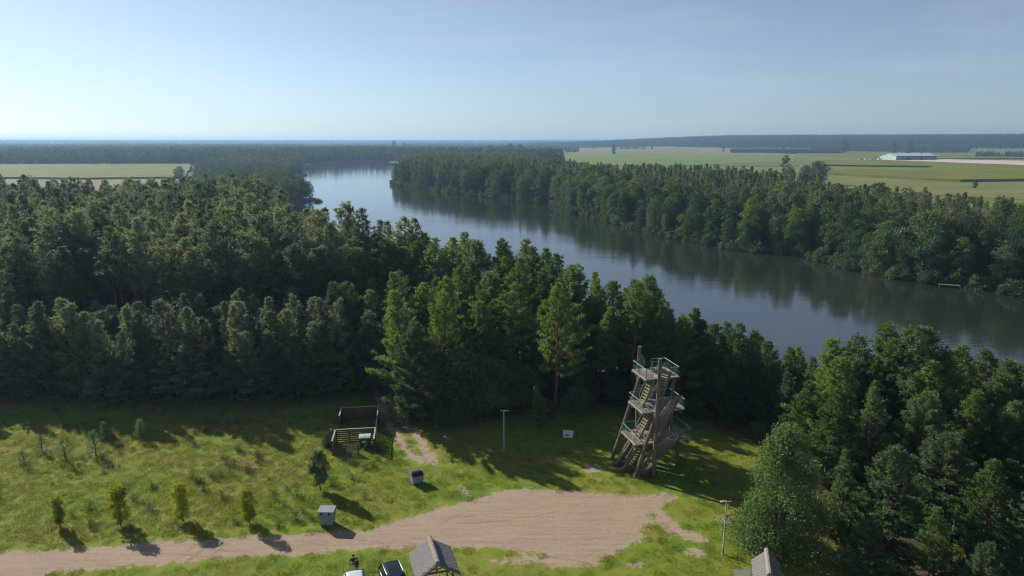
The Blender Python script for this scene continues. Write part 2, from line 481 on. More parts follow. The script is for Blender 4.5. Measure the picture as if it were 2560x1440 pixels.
M['ground'] = ground_material()
M['soil'] = soil_material()
gm = mesh_np('ground', np.stack([GX, GY, GZ], -1).reshape(-1, 3), [Q], [M['ground']], smooth=True)
for nm, arr in (('dirt', dirt), ('wood', wood)):
    a = gm.attributes.new(nm, 'FLOAT', 'POINT'); a.data.foreach_set('value', arr.astype(np.float32).ravel())
tag(link('ground', gm), 'grassy ground with woodland floor and far farmland', kind='structure')

# the road sheet: interior of the worn area, just above the ground
rx = np.arange(-64, 20, 0.3); ry = np.arange(44, 68, 0.3)
RX, RY = np.meshgrid(rx, ry)
keep = poly_sd(RX, RY, ROAD) + 0.35 * wob(RX, RY, 0.7) + 0.3 * wob(RY, RX, 2.3) > 0.75
RI = np.arange(RX.size).reshape(RX.shape)
cells = keep[:-1, :-1] & keep[:-1, 1:] & keep[1:, 1:] & keep[1:, :-1]
RQ = np.stack([RI[:-1, :-1], RI[:-1, 1:], RI[1:, 1:], RI[1:, :-1]], -1)[cells]
used, inv = np.unique(RQ, return_inverse=True)
RV = np.stack([RX, RY, height(RX, RY) + 0.006], -1).reshape(-1, 3)[used]
tag(link('dirt_road', mesh_np('dirt_road', RV, [inv.reshape(-1, 4)], [M['soil']], smooth=True)),
    'pale sandy dirt road widening into a turning place', kind='structure')

# ------------------------------------------------------------------ water
def water_material():
    m, n, l, b = new_mat('lake_water')
    geo = n.new('ShaderNodeNewGeometry'); pos = geo.outputs['Position']
    mp = n.new('ShaderNodeMapping'); mp.inputs['Rotation'].default_value = (0, 0, R(28)); mp.inputs['Scale'].default_value = (0.55, 1.5, 1)
    l.new(pos, mp.inputs['Vector'])
    w1 = _noise(n, l, 0.9, 4, 0.6, vec=mp.outputs[0]); w2 = _noise(n, l, 0.22, 3, 0.5, vec=mp.outputs[0])
    mp2 = n.new('ShaderNodeMapping'); mp2.inputs['Rotation'].default_value = (0, 0, R(62)); mp2.inputs['Scale'].default_value = (0.004, 0.03, 1)
    l.new(pos, mp2.inputs['Vector'])
    calm = _noise(n, l, 1.0, 3, 0.5, vec=mp2.outputs[0])
    h = _math(n, l, 'ADD', w1.outputs[0], _math(n, l, 'MULTIPLY', w2.outputs[0], 1.6))
    st = _ramp(n, l, calm.outputs[0], [(0.40, (0.22,) * 3), (0.58, (1.0,) * 3)])
    bp = n.new('ShaderNodeBump'); bp.inputs['Distance'].default_value = 0.16
    l.new(_math(n, l, 'MULTIPLY', st.outputs[0], 0.11), bp.inputs['Strength']); l.new(h, bp.inputs['Height'])
    l.new(bp.outputs[0], b.inputs['Normal'])
    b.inputs['Base Color'].default_value = (0.020, 0.025, 0.018, 1)
    b.inputs['Roughness'].default_value = 0.08; b.inputs['IOR'].default_value = 2.3
    return m
M['water'] = water_material()
wx = np.linspace(-420, 260, 18); wy = np.linspace(40, 1320, 30)
WX, WY = np.meshgrid(wx, wy); WI = np.arange(WX.size).reshape(WX.shape)
WQ = np.stack([WI[:-1, :-1], WI[:-1, 1:], WI[1:, 1:], WI[1:, :-1]], -1).reshape(-1, 4)
tag(link('lake', mesh_np('lake', np.stack([WX, WY, np.full_like(WX, WATER_Z)], -1).reshape(-1, 3), [WQ], [M['water']])),
    'long narrow lake winding between wooded banks', kind='structure')

# ------------------------------------------------------------------ far fields: low slabs of crop or bare soil on the plain
def crop_mat(name, c1, c2, c3, ang, sx=0.01, sy=0.25):
    m, n, l, b = new_mat(name)
    geo = n.new('ShaderNodeNewGeometry'); pos = geo.outputs['Position']
    mp = n.new('ShaderNodeMapping'); mp.inputs['Rotation'].default_value = (0, 0, R(ang)); mp.inputs['Scale'].default_value = (sx, sy, 1)
    l.new(pos, mp.inputs['Vector'])
    s = _noise(n, l, 1.0, 5, 0.65, vec=mp.outputs[0]); t = _noise(n, l, 0.02, 5, 0.6, vec=pos)
    v = _math(n, l, 'ADD', _math(n, l, 'MULTIPLY', s.outputs[0], 0.5), _math(n, l, 'MULTIPLY', t.outputs[0], 0.5))
    r = _ramp(n, l, v, [(0.36, c1), (0.5, c2), (0.64, c3)])
    l.new(r.outputs[0], b.inputs['Base Color']); b.inputs['Roughness'].default_value = 0.95; b.inputs['Specular IOR Level'].default_value = 0.1
    f = _noise(n, l, 0.9, 3, 0.7, vec=pos); _bump(n, l, f.outputs[0], 0.8, 0.5, b)
    return m
M['maize'] = crop_mat('ripening_maize', (0.082, 0.116, 0.014), (0.138, 0.156, 0.020), (0.205, 0.186, 0.028), 8)
M['meadow'] = crop_mat('green_meadow', (0.095, 0.160, 0.026), (0.140, 0.200, 0.034), (0.180, 0.205, 0.050), 8)
M['stubble'] = crop_mat('stubble_field', (0.170, 0.150, 0.075), (0.215, 0.180, 0.095), (0.260, 0.215, 0.120), 8)
M['plough'] = crop_mat('ploughed_soil', (0.100, 0.075, 0.055), (0.135, 0.100, 0.075), (0.170, 0.130, 0.100), 8)
M['haygreen'] = crop_mat('pale_green_field', (0.125, 0.150, 0.045), (0.165, 0.180, 0.055), (0.210, 0.205, 0.075), 8)
M['yard'] = crop_mat('pale_gravel_yard', (0.42, 0.37, 0.31), (0.50, 0.44, 0.38), (0.56, 0.50, 0.44), 8)

def field(name, pix, mat, h, label):
    P = [at(px, py) for px, py in pix]
    # resample the outline so that the edge is slightly uneven
    V = []
    for i, a in enumerate(P):
        b = P[(i + 1) % len(P)]
        k = max(1, int(math.hypot(b[0]-a[0], b[1]-a[1]) / 25))
        for j in range(k):
            t = j / k; x = a[0] + (b[0]-a[0]) * t; y = a[1] + (b[1]-a[1]) * t
            V.append((x + random.uniform(-1.2, 1.2), y + random.uniform(-1.2, 1.2)))
    mb = MB(); n = len(V)
    g = [hz(x, y) for x, y in V]
    mb.add([(x, y, gz - 1.0) for (x, y), gz in zip(V, g)] + [(x, y, gz + h) for (x, y), gz in zip(V, g)],
           [tuple(range(n, 2 * n))] + [(i, (i+1) % n, n + (i+1) % n, n + i) for i in range(n)])
    o = mb.build(name, mat)
    tag(o, label, kind='structure')
    return o
field('maize_field', [(-300, 440), (-300, 412), (0, 411), (470, 409), (478, 420), (462, 446), (200, 449), (0, 447)], M['maize'], 1.8, 'wide yellow-green maize field beyond the pine stand')
field('stubble_field', [(-300, 447), (0, 449.5), (200, 452), (462, 449), (470, 478), (-300, 492)], M['stubble'], 0.15, 'pale stubble strip between maize and pine stand')
field('green_field', [(1330, 384), (1700, 383), (1990, 391), (1990, 404), (1740, 413), (1500, 414), (1380, 409)], M['meadow'], 0.4, 'light green field behind the far bank')
field('maize_field', [(1990, 379), (2110, 377), (2560, 391), (2560, 397), (2150, 399), (1990, 391)], M['maize'], 1.6, 'yellow-green maize strip around the hall')
field('maize_field', [(2050, 436), (2120, 426), (2300, 431), (2330, 419), (2060, 415), (2060, 403), (2200, 402.5), (2560, 416.5), (2900, 430), (2900, 458), (2560, 453), (2400, 455), (2240, 447)], M['maize'], 2.2, 'broad yellowing maize field in front of the hall')
field('green_strip', [(2060, 416), (2325, 420), (2290, 429.5), (2110, 425)], M['meadow'], 0.3, 'bright green strip set into the maize')
field('pale_field', [(2070, 437), (2240, 449), (2400, 457), (2560, 455), (2900, 460), (2900, 508), (2560, 500), (2200, 480), (2050, 470)], M['haygreen'], 0.3, 'pale mown field behind the pines of the far bank')
field('green_field', [(2380, 505), (2560, 503), (2900, 510), (2900, 540), (2560, 525), (2470, 520)], M['meadow'], 0.3, 'bright green strip at the edge of the far bank wood')
field('ploughed_field', [(1700, 414), (1840, 413), (2000, 412.5), (1990, 416), (1700, 418)], M['plough'], 0.1, 'dark ploughed strip between green fields')
field('meadow_strip', [(1700, 419), (1990, 417), (2000, 432), (1800, 445), (1750, 440)], M['haygreen'], 0.3, 'pale meadow behind the lakeside birches')
field('green_strip', [(1790, 447), (1840, 433), (1990, 428), (2000, 440), (1900, 470), (1790, 470)], M['meadow'], 0.4, 'vivid green strip seen between lone trees')
field('ploughed_field', [(2440, 396.5), (2560, 392.5), (2800, 392), (2800, 403), (2560, 400), (2430, 398.5)], M['plough'], 0.1, 'brown ploughed field beyond the gravel yard')
field('gravel_yard', [(2135, 400.5), (2200, 397.5), (2345, 397), (2400, 399), (2560, 402), (2900, 412), (2900, 424), (2560, 413.5), (2300, 403), (2200, 401.5)], M['yard'], 0.12, 'pale gravel yard stretching from the long hall')
field('brown_field', [(1330, 372.5), (1700, 373), (1990, 381), (1990, 389), (1700, 382), (1330, 382.5)], M['stubble'], 0.1, 'pale brown field under the distant wooded ridge')
# ------------------------------------------------------------------ tree makers
def unit(v): return v / (np.linalg.norm(v, axis=-1, keepdims=True) + 1e-9)

def blades(c, d, L, W, g):
    """leaf-shaped quads: base c, direction d, length L, width W"""
    n = len(c)
    s = unit(np.cross(d, unit(g.normal(size=(n, 3)))))
    L = np.broadcast_to(L, (n,))[:, None]; W = np.broadcast_to(W, (n,))[:, None]
    V = np.stack([c, c + d * L * .5 + s * W * .5, c + d * L, c + d * L * .5 - s * W * .5], 1).reshape(-1, 3)
    return V, np.arange(4 * n).reshape(n, 4)

class Wood:
    def __init__(s): s.V = []; s.Q = []; s.n = 0
    def tube(s, p, r, k):
        V, Q = tube_np(p, r, k); s.V.append(V); s.Q.append(Q + s.n); s.n += len(V)
    def arr(s): return np.concatenate(s.V), np.concatenate(s.Q)

def pine(seed, H=18.0, cb=0.45, Rc=2.6, tufts=1.0, bl=(0.30, 0.055), per=7, shape='mature', whorl=0.62, dead=True, lean=0.0):
    """Scots pine: bare tapering trunk, whorls of limbs turning up, needle tufts along the twigs"""
    g = np.random.default_rng(seed)
    w = Wood()
    k = 12
    zz = np.linspace(0, H, k)
    bend = np.stack([np.cumsum(g.normal(0, .10, k)) * np.linspace(0, 1, k), np.cumsum(g.normal(0, .10, k)) * np.linspace(0, 1, k)], 1)
    bend[:, 0] += lean * (zz / H) ** 1.5
    tp = np.column_stack([bend, zz])
    r0 = 0.011 * H + 0.03
    w.tube(tp, r0 * (1 - zz / H) ** 0.8 + 0.02, 7)
    def trunk(z): return np.array([np.interp(z, zz, tp[:, 0]), np.interp(z, zz, tp[:, 1]), z])
    C, D, LL = [], [], []
    z = cb * H
    ph = g.uniform(0, 6.28)
    lobe = g.uniform(0.55, 1.35, 5)
    while z < H - 0.25:
        t = (z - cb * H) / (H - cb * H)
        if shape == 'mature':
            prof = (1 - t) ** 0.62 * (0.60 + 0.40 * min(1, t / 0.22)) * (1 - 0.30 * max(0, (t - .6) / .4)); el0 = 0.02 + 0.72 * t
        elif shape == 'flat':
            prof = (1 - t) ** 0.40 * (0.40 + 0.60 * min(1, t / 0.35)); el0 = 0.10 + 0.6 * t
        else:
            prof = (1 - t) ** 0.85 * (0.75 + 0.25 * min(1, t / 0.1)); el0 = 0.12 + 0.75 * t
        nb = int(g.integers(5, 8)); ph += g.uniform(.5, 1.2)
        for b in range(nb):
            az = ph + 6.283 * b / nb + g.normal(0, .22)
            if g.random() < 0.10: continue
            L = Rc * prof * g.uniform(.65, 1.25) * lobe[int((az % 6.283) / 6.283 * 5) % 5] + 0.18
            el = el0 + g.normal(0, .13)
            s = np.linspace(0, 1, 5)
            hd = np.array([math.cos(az), math.sin(az)])
            p0 = trunk(z + g.uniform(-.15, .15))
            el_s = el + (0.55 * s ** 1.5) - 0.10 * np.sin(s * 3.14)
            step = L / 4
            pts = [p0]
            for q in range(1, 5):
                e = el_s[q]; hd2 = hd + g.normal(0, .10, 2)
                pts.append(pts[-1] + step * np.array([math.cos(e) * hd2[0], math.cos(e) * hd2[1], math.sin(e)]))
            pts = np.array(pts)
            w.tube(pts, np.linspace(0.010 * L + 0.018, 0.008, 5), 3)
            # twigs
            nt = max(2, int(L / 0.34 * tufts))
            for q in range(nt + 1):
                u = 1.0 if q == nt else g.uniform(.30, 1.0)
                i = min(3, int(u * 4)); f = u * 4 - i
                p = pts[i] * (1 - f) + pts[i + 1] * f
                dirb = unit(pts[i + 1] - pts[i])
                side = 0 if q == nt else g.choice([-1, 1]) * g.uniform(.5, 1.15)
                ca, sa = math.cos(side), math.sin(side)
                dd = np.array([dirb[0] * ca - dirb[1] * sa, dirb[0] * sa + dirb[1] * ca, dirb[2] + g.uniform(0.0, .5)])
                dd = unit(dd)
                tl = (0.30 + 0.34 * L * (1 - u)) * g.uniform(.6, 1.2)
                m = max(1, int(tl / 0.20))
                for e in range(m):
                    C.append(p + dd * tl * (e + 1) / m); D.append(dd)
        z += whorl * g.uniform(.75, 1.2) * (0.8 + 0.4 * (1 - t))
    top = trunk(H)
    for e in range(5): C.append(top - np.array([0, 0, .13 * e - .25])); D.append(np.array([0, 0, 1.0]))
    if dead:
        for q in range(int(g.integers(5, 10))):
            zq = g.uniform(.18, 1.0) * cb * H
            az = g.uniform(0, 6.28); L = g.uniform(.5, 1.5)
            p0 = trunk(zq); w.tube([p0, p0 + L * np.array([math.cos(az), math.sin(az), g.uniform(-.25, .15)])], [0.025, 0.008], 3)
    C = np.array(C); D = np.array(D); n = len(C)
    c = np.repeat(C, per, 0) + g.normal(0, .045, (n * per, 3))
    d = unit(np.repeat(D, per, 0) * 0.55 + unit(g.normal(size=(n * per, 3))) * 0.9 + np.array([0, 0, .22]))
    V, Qd = blades(c, d, bl[0] * g.uniform(.7, 1.25, n * per), bl[1] * g.uniform(.8, 1.3, n * per), g)
    return w.arr(), (V, Qd)

def broadleaf(seed, H=14.0, Rc=3.5, cb=0.15, leaves=4500, size=0.42, lobes=34, shape='round', droop=0.0, trunk_r=None, stems=1):
    """deciduous tree: trunk, limbs to many small leaf masses of uneven size, leaves in their outer shell"""
    g = np.random.default_rng(seed)
    w = Wood()
    r0 = trunk_r or 0.012 * H + 0.03
    cents, rads = [], []
    for q in range(lobes):
        t = (q + g.uniform(0, 1)) / lobes
        if shape == 'round': pr = math.sin(math.pi * min(1, max(0.0, 0.10 + 0.86 * t))) ** 0.62
        elif shape == 'column': pr = math.sin(math.pi * (0.12 + 0.80 * t)) ** 0.5 * 0.9
        else: pr = (1 - t) ** 0.7 * min(1, 0.55 + t * 2.2)
        a = q * 2.399 + g.normal(0, .45)
        rr = Rc * pr * g.uniform(.35, .92)
        rl = Rc * g.uniform(.26, .44) * (0.62 + 0.38 * pr)
        z = H * (cb + (1 - cb) * t) - rl * 0.35
        cents.append((rr * math.cos(a), rr * math.sin(a), max(z, rl * .5))); rads.append(rl)
    cents = np.array(cents); rads = np.array(rads)
    for sidx in range(stems):
        off = np.array([0, 0, 0]) if stems == 1 else np.array([g.normal(0, .25), g.normal(0, .25), 0])
        k = 7; zz = np.linspace(0, H * .86, k)
        bend = np.cumsum(g.normal(0, .05 * H / 10, (k, 2)), 0) * np.linspace(0, 1, k)[:, None]
        tp = np.column_stack([bend + off[:2], zz])
        w.tube(tp, r0 * (1 - zz / (H * .95)) ** .9 + .012, 6)
    for c, rl in zip(cents, rads):
        zb = max(H * cb * .6, c[2] - 0.55 * math.hypot(c[0], c[1]) - .3 * rl)
        zb = min(zb, H * .82)
        p0 = np.array([np.interp(zb, zz, tp[:, 0]), np.interp(zb, zz, tp[:, 1]), zb])
        mid = (p0 + c) / 2 + np.array([0, 0, .12 * rl])
        w.tube([p0, mid, c], [0.25 * r0 + .01, 0.16 * r0 + .008, .008], 3)
    area = rads ** 2; cnt = np.maximum(8, (leaves * area / area.sum()).astype(int))
    ci = np.repeat(np.arange(lobes), cnt); n = len(ci)
    dr = unit(g.normal(size=(n, 3))); dr[:, 2] = np.where(dr[:, 2] < -.35, -dr[:, 2] * .5, dr[:, 2]); dr = unit(dr)
    bump = 1 + 0.22 * np.sin(dr[:, 0] * 5 + ci) * np.cos(dr[:, 1] * 6 + 2 * ci)
    rad = rads[ci] * np.clip(g.normal(.86, .17, n), .25, 1.22) * bump
    c = cents[ci] + dr * rad[:, None] * np.array([1, 1, .85])
    c[:, 2] -= droop * np.abs(g.normal(0, 1, n)) * rads[ci]
    c[:, 2] = np.maximum(c[:, 2], .05)
    d = unit(dr * .5 + unit(g.normal(size=(n, 3))) * .9 + np.array([0, 0, -.15 - droop]))
    V, Qd = blades(c, d, size * g.uniform(.6, 1.3, n), size * .62 * g.uniform(.7, 1.2, n), g)
    return w.arr(), (V, Qd)

VAR = {}
def variant(key, data, bark, leaf):
    (wv, wq), (lv, lq) = data
    VAR[key] = (mesh_np(key + '_trunk', wv, [wq], [M[bark]], smooth=True), mesh_np(key + '_crown', lv, [lq], [M[leaf]]))
    VAR[key][0]['src'] = 1
    return key

def joined(key, data, bark, leaf):
    (wv, wq), (lv, lq) = data
    o = bpy.data.objects.new(key, mesh_np(key, np.concatenate([wv, lv]), [wq, lq + len(wv)], [M[bark], M[leaf]], fmat=[0, 1]))
    return o

def plant(key, name, x, y, s, label, cat, group=None, rz=None, z=None, leaf=None, sz=None, wide=None):
    """one tree: an Empty at its foot with the parts trunk and crown (mesh data shared between alike trees)"""
    e = empty(name, (x, y, (hz(x, y) if z is None else z) - 0.05), random.uniform(0, 6.28) if rz is None else rz, s)
    if wide is None and key.startswith('pine_') and 'sap' not in key: wide = random.uniform(.98, 1.38)
    if wide: e.scale = (s * wide, s * wide * random.uniform(.9, 1.1), s)
    e.rotation_euler[0] = random.gauss(0, .018); e.rotation_euler[1] = random.gauss(0, .018)
    t, c = VAR[key]
    link('trunk', t, e); co = link('crown', c, e)
    if leaf:
        co.material_slots[0].link = 'OBJECT'; co.material_slots[0].material = M[leaf]
    return tag(e, label, cat, group)

def scatter(name, pts, scl, objs, idxs, label, rots=None, cat=None, kind='stuff'):
    """one object of uncountable growth: instances on points"""
    pts = np.asarray(pts, np.float32); n = len(pts)
    me = bpy.data.meshes.new(name); me.vertices.add(n); me.vertices.foreach_set('co', pts.ravel())
    for nm, ty, arr in (('scl', 'FLOAT', np.asarray(scl, np.float32)), ('rot', 'FLOAT', np.asarray(rots if rots is not None else rng.uniform(0, 6.28, n), np.float32)), ('idx', 'INT', np.asarray(idxs, np.int32))):
        a = me.attributes.new(nm, ty, 'POINT'); a.data.foreach_set('value', arr)
    me.update()
    o = link(name, me)
    c = bpy.data.collections.new(name + '_kinds')
    for k, ob in enumerate(objs):
        ob.name = '%s_kind_%02d' % (name, k); c.objects.link(ob)
    ng = bpy.data.node_groups.new(name, 'GeometryNodeTree')
    ng.interface.new_socket('Geometry', in_out='INPUT', socket_type='NodeSocketGeometry')
    ng.interface.new_socket('Geometry', in_out='OUTPUT', socket_type='NodeSocketGeometry')
    N, L = ng.nodes, ng.links
    gi, go = N.new('NodeGroupInput'), N.new('NodeGroupOutput')
    ci = N.new('GeometryNodeCollectionInfo'); ci.inputs[0].default_value = c; ci.inputs[1].default_value = True; ci.inputs[2].default_value = True
    iop = N.new('GeometryNodeInstanceOnPoints')
    def attr(nm, ty):
        a = N.new('GeometryNodeInputNamedAttribute'); a.data_type = ty; a.inputs[0].default_value = nm
        return [s for s in a.outputs if s.enabled][0]
    mp = N.new('GeometryNodeMeshToPoints')
    L.new(gi.outputs[0], mp.inputs[0]); L.new(mp.outputs[0], iop.inputs['Points'])
    L.new(ci.outputs[0], iop.inputs['Instance']); iop.inputs['Pick Instance'].default_value = True
    L.new(attr('idx', 'INT'), iop.inputs['Instance Index'])
    cx = N.new('ShaderNodeCombineXYZ'); L.new(attr('rot', 'FLOAT'), cx.inputs[2])
    er = N.new('FunctionNodeEulerToRotation'); L.new(cx.outputs[0], er.inputs[0]); L.new(er.outputs[0], iop.inputs['Rotation'])
    L.new(attr('scl', 'FLOAT'), iop.inputs['Scale'])
    L.new(iop.outputs[0], go.inputs[0])
    md = o.modifiers.new('growth', 'NODES'); md.node_group = ng
    if label: o['label'] = label
    o['kind'] = kind
    return o

def jitter_grid(x0, x1, y0, y1, s, j=0.42):
    xs = np.arange(x0, x1, s); ys = np.arange(y0, y1, s)
    X, Y = np.meshgrid(xs, ys); X = X + (np.arange(len(ys)) % 2)[:, None] * s * .5
    X = X + rng.uniform(-j, j, X.shape) * s; Y = Y + rng.uniform(-j, j, Y.shape) * s
    return X.ravel(), Y.ravel()

# near pines (fine needles), stand pines (coarser), young pines, broadleaved
for i in range(4): variant('pine_open%d' % i, pine(100 + i, 14 + i * .7, 0.10 + .06 * (i % 2), 3.7 + .25 * (i % 3), 1.3, (0.36, 0.085), 9, 'mature', 0.55), 'pine_bark', ['needle', 'needle_blue'][i % 2])
for i in range(3): variant('pine_tall%d' % i, pine(140 + i, 18 + i, 0.36, 3.6, 1.15, (0.38, 0.095), 8, 'mature', 0.6), 'pine_bark', 'needle')
for i in range(6): variant('pine_stand%d' % i, pine(160 + i, 20.5 + .4 * i, 0.50 + .03 * (i % 3), 2.9 + .2 * (i % 3), 0.8, (0.46, 0.125), 7, 'mature' if i % 3 else 'flat', 0.75), 'pine_bark', 'needle_stand')
for i in range(4): variant('pine_young%d' % i, pine(180 + i, 12 + .3 * i, 0.06, 3.2, 1.0, (0.38, 0.10), 8, ['young', 'mature'][i % 2], 0.66, dead=False), 'pine_bark', 'needle_stand')
for i in range(2): variant('pine_sapling%d' % i, pine(190 + i, 2.6, 0.05, 1.0, 1.3, (0.22, 0.04), 7, 'young', 0.32, dead=False), 'pine_bark', 'needle_blue')
for i in range(4): variant('alder%d' % i, broadleaf(200 + i, 15 + i, 3.6 + .3 * i, 0.10, 5200, 0.46, 36, ['round', 'column'][i % 2]), 'bark', 'alder')
for i in range(3): variant('birch%d' % i, broadleaf(220 + i, 17 + i, 3.0, 0.16, 4600, 0.42, 34, 'column', droop=.25), 'birch_bark', 'birch')
for i in range(2): variant('bank_willow%d' % i, broadleaf(230 + i, 11 + 2 * i, 4.0, 0.04, 5200, 0.44, 34, 'round', droop=.15), 'bark', 'willow')
for i in range(2): variant('oak%d' % i, broadleaf(240 + i, 16, 6.5, 0.16, 5600, 0.62, 46, 'round'), 'bark', 'alder')
variant('big_willow', broadleaf(254, 11.6, 4.9, 0.02, 30000, 0.23, 46, 'cone', droop=.06, stems=3), 'bark', 'silver')
for i in range(4): variant('roadside%d' % i, broadleaf(260 + i, 4.1, [0.70, 1.0, 0.95, 0.85][i], 0.14, 3600, 0.17, 40, 'column', trunk_r=.05), 'bark', 'yellow')
variant('young_maple', broadleaf(270, 4.5, 0.95, 0.20, 7000, 0.18, 34, 'column', trunk_r=.05), 'bark', 'silver')
for i in range(3): variant('shrub%d' % i, broadleaf(280 + i, 5.0, 2.5, 0.02, 6500, 0.22, 40, 'round', stems=3), 'bark', ['birch', 'willow', 'silver'][i])

# ------------------------------------------------------------------ the pine wood on the near shore
def shore_ok(x, y, m): return poly_sd(np.array([x]), np.array([y]), LAKE)[0] < -m
CENTRE = 'pines between the meadow and the lake'
def P(kind, px, Y, Ht, label, group=CENTRE, base=None, leaf=None, name='pine_tree'):
    x = col_x(px, Y)
    k = kind
    return plant(k, name, x, Y, Ht / base, label, 'tree', group, leaf=leaf)
BASE = {**{'pine_open%d' % i: 14 + i * .7 for i in range(4)}, **{'pine_tall%d' % i: 18 + i for i in range(3)}, **{'pine_stand%d' % i: 20.5 + .4 * i for i in range(6)}, **{'pine_young%d' % i: 12 + .3 * i for i in range(4)}}
def pt(kind, px, Y, Ht, label, group=CENTRE, leaf=None, name='pine_tree'):
    e = P(kind, px, Y, Ht, label, group, BASE[kind], leaf, name)
    if px > 2000: wd = random.uniform(.98, 1.15); e.scale = (e.scale[0] * wd, e.scale[1] * wd, e.scale[2])
    return e

pt('pine_tall0', 1387, 83, 17.2, 'large bare-trunked pine standing at the wood edge behind the first lamp post', leaf='needle')
pt('pine_open1', 1058, 80, 13.2, 'bushy full-crowned pine beside the wheel track into the wood', leaf='needle_blue')
pt('pine_open0', 985, 91, 13.0, 'blue-green pine just beyond the bend of the wheel track')
pt('pine_open2', 1206, 92, 14.6, 'pale green pine above the yellowing bushes behind the clearing')
pt('pine_open3', 1010, 80.5, 7.0, 'small dense pine at the edge of the wheel track')
pt('pine_young1', 930, 93, 11.5, 'narrow young pine on the far side of the wheel track')
pt('pine_open0', 1345, 80, 5.2, 'low young pine in the shade left of the large bare-trunked pine')
pt('pine_open2', 1648, 90, 14.0, 'pine right behind the watchtower')
mid = [(1292, 97, 18), (1330, 104, 19.5), (1262, 107, 20), (1195, 110, 19.5), (1130, 113, 19), (1090, 108, 19.5), (1352, 107, 19.5), (1230, 98, 16), (1160, 101, 16), (1310, 112, 20.5),
       (1040, 112, 18.5), (1000, 116, 18), (1110, 97, 14.5), (1170, 117, 20.5), (1055, 119, 19.5), (1260, 116, 18.5), (1380, 101, 18.5), (1000, 104, 15)]
for k, (px, Y, h) in enumerate(mid):
    pt(['pine_tall0', 'pine_tall1', 'pine_tall2', 'pine_open1'][k % 4], px, Y, h, 'tall pine in the lakeside clump behind the large bare-trunked pine', 'pines of the lakeside clump')
for k, (px, Y, h) in enumerate([(1442, 95, 17.5), (1480, 100, 16.5), (1530, 97, 15.5), (1568, 92, 16), (1602, 93, 16.6), (1512, 89, 13), (1450, 88, 13.5), (1490, 92, 14), (1420, 98, 16.5), (1555, 100, 14.5)]):
    pt(['pine_open1', 'pine_tall1', 'pine_open2', 'pine_open0'][k % 4], px, Y, h, 'pine of the lakeside row between the large bare-trunked pine and the watchtower', 'pines behind the watchtower')
for k, (px, Y, h) in enumerate([(1700, 86, 12.6), (1672, 92, 12.2), (1740, 88, 11.5), (1785, 84, 11.8), (1832, 81, 12.4), (1862, 81.5, 11.8), (1905, 83, 10), (1952, 85, 8.8), (1990, 86, 8.4), (1808, 90, 11), (1880, 89, 9.5), (1935, 79, 8.5), (1720, 95, 12), (2020, 82, 8.5)]):
    pt(['pine_open0', 'pine_open3', 'pine_open1', 'pine_open2'][k % 4], px, Y, h, 'lakeside pine beyond the shaded grass to the right of the watchtower', 'pines right of the watchtower')
RIGHT = 'pines filling the bottom right corner'
for k, (px, Y, h) in enumerate([(2075, 74, 12.6), (2130, 73, 13.6), (2185, 71, 13.8), (2250, 69, 15.6), (2215, 76, 14), (2330, 69, 13.4), (2385, 73, 12.5), (2475, 73, 11), (2540, 70, 12), (2100, 80, 11), (2300, 78, 11.5), (2440, 80, 10), (2600, 75, 13), (2160, 64, 11),
        (2060, 65, 10.5), (2290, 62, 11.2), (2400, 63, 11), (2490, 62, 10.5), (2570, 60, 11.5), (2350, 57, 9.2), (2640, 56, 12)]):
    pt(['pine_open0', 'pine_open1', 'pine_open2', 'pine_open3'][(k * 3) % 4], px, Y, h, 'pine of the near grove between the big pale willow and the lake', RIGHT)
pt('pine_open1', 2215, 54, 9.4, 'broad pine crown standing in front of its grove beside the pale willow')
pt('pine_open3', 2100, 57, 7.5, 'lower pine tucked behind the pale willow')
pt('pine_open0', 2330, 48.5, 6.6, 'short bushy pine cut by the lower picture edge, second from the corner')
pt('pine_open2', 2445, 51, 9.6, 'pine with reddish trunk near the lower right corner')
pt('pine_open1', 2150, 49, 5.6, 'short bushy pine at the lower picture edge nearest the small shelter')
pt('pine_open3', 2545, 49, 9.2, 'pine in the lower right corner of the picture')
pt('pine_open1', 2450, 45, 6.0, 'small dark pine crown at the lower picture edge near the corner')
# the big willow beside the small shelter
plant('big_willow', 'willow_tree', 23.6, 54.2, .95, 'big pale-leaved willow beside the small shelter', 'tree')

for k, (px, Y, h, v, lab) in enumerate([(1155, 84, 9.0, 0, 'yellowing rounded bush at the wood edge beside the bushy pine'), (1215, 85, 7.2, 2, 'silvery bush behind the first lamp post'), (1105, 87, 8.0, 1, 'green leafy bush behind the bushy pine'),
        (1262, 87, 6.2, 0, 'low yellow-green bush left of the large bare-trunked pine'), (1310, 88, 5.4, 2, 'pale leafy bush in the shade under the tall pines'), (1120, 80.5, 4.6, 1, 'dark green bush under the bushy pine'),
        (1440, 84.5, 3.6, 1, 'low bush at the shaded grass edge behind the white block'), (1545, 88, 3.4, 1, 'small bush behind the watchtower platforms'), (820, 92, 6.5, 0, 'yellowish bush among the young pines behind the wooden pen'), (872, 97, 7.0, 2, 'pale hazel bush behind the wooden pen')]):
    plant('shrub%d' % v, 'leafy_bush', col_x(px, Y), Y, h / 5.0, lab, 'bush', 'bushes along the wood edge')

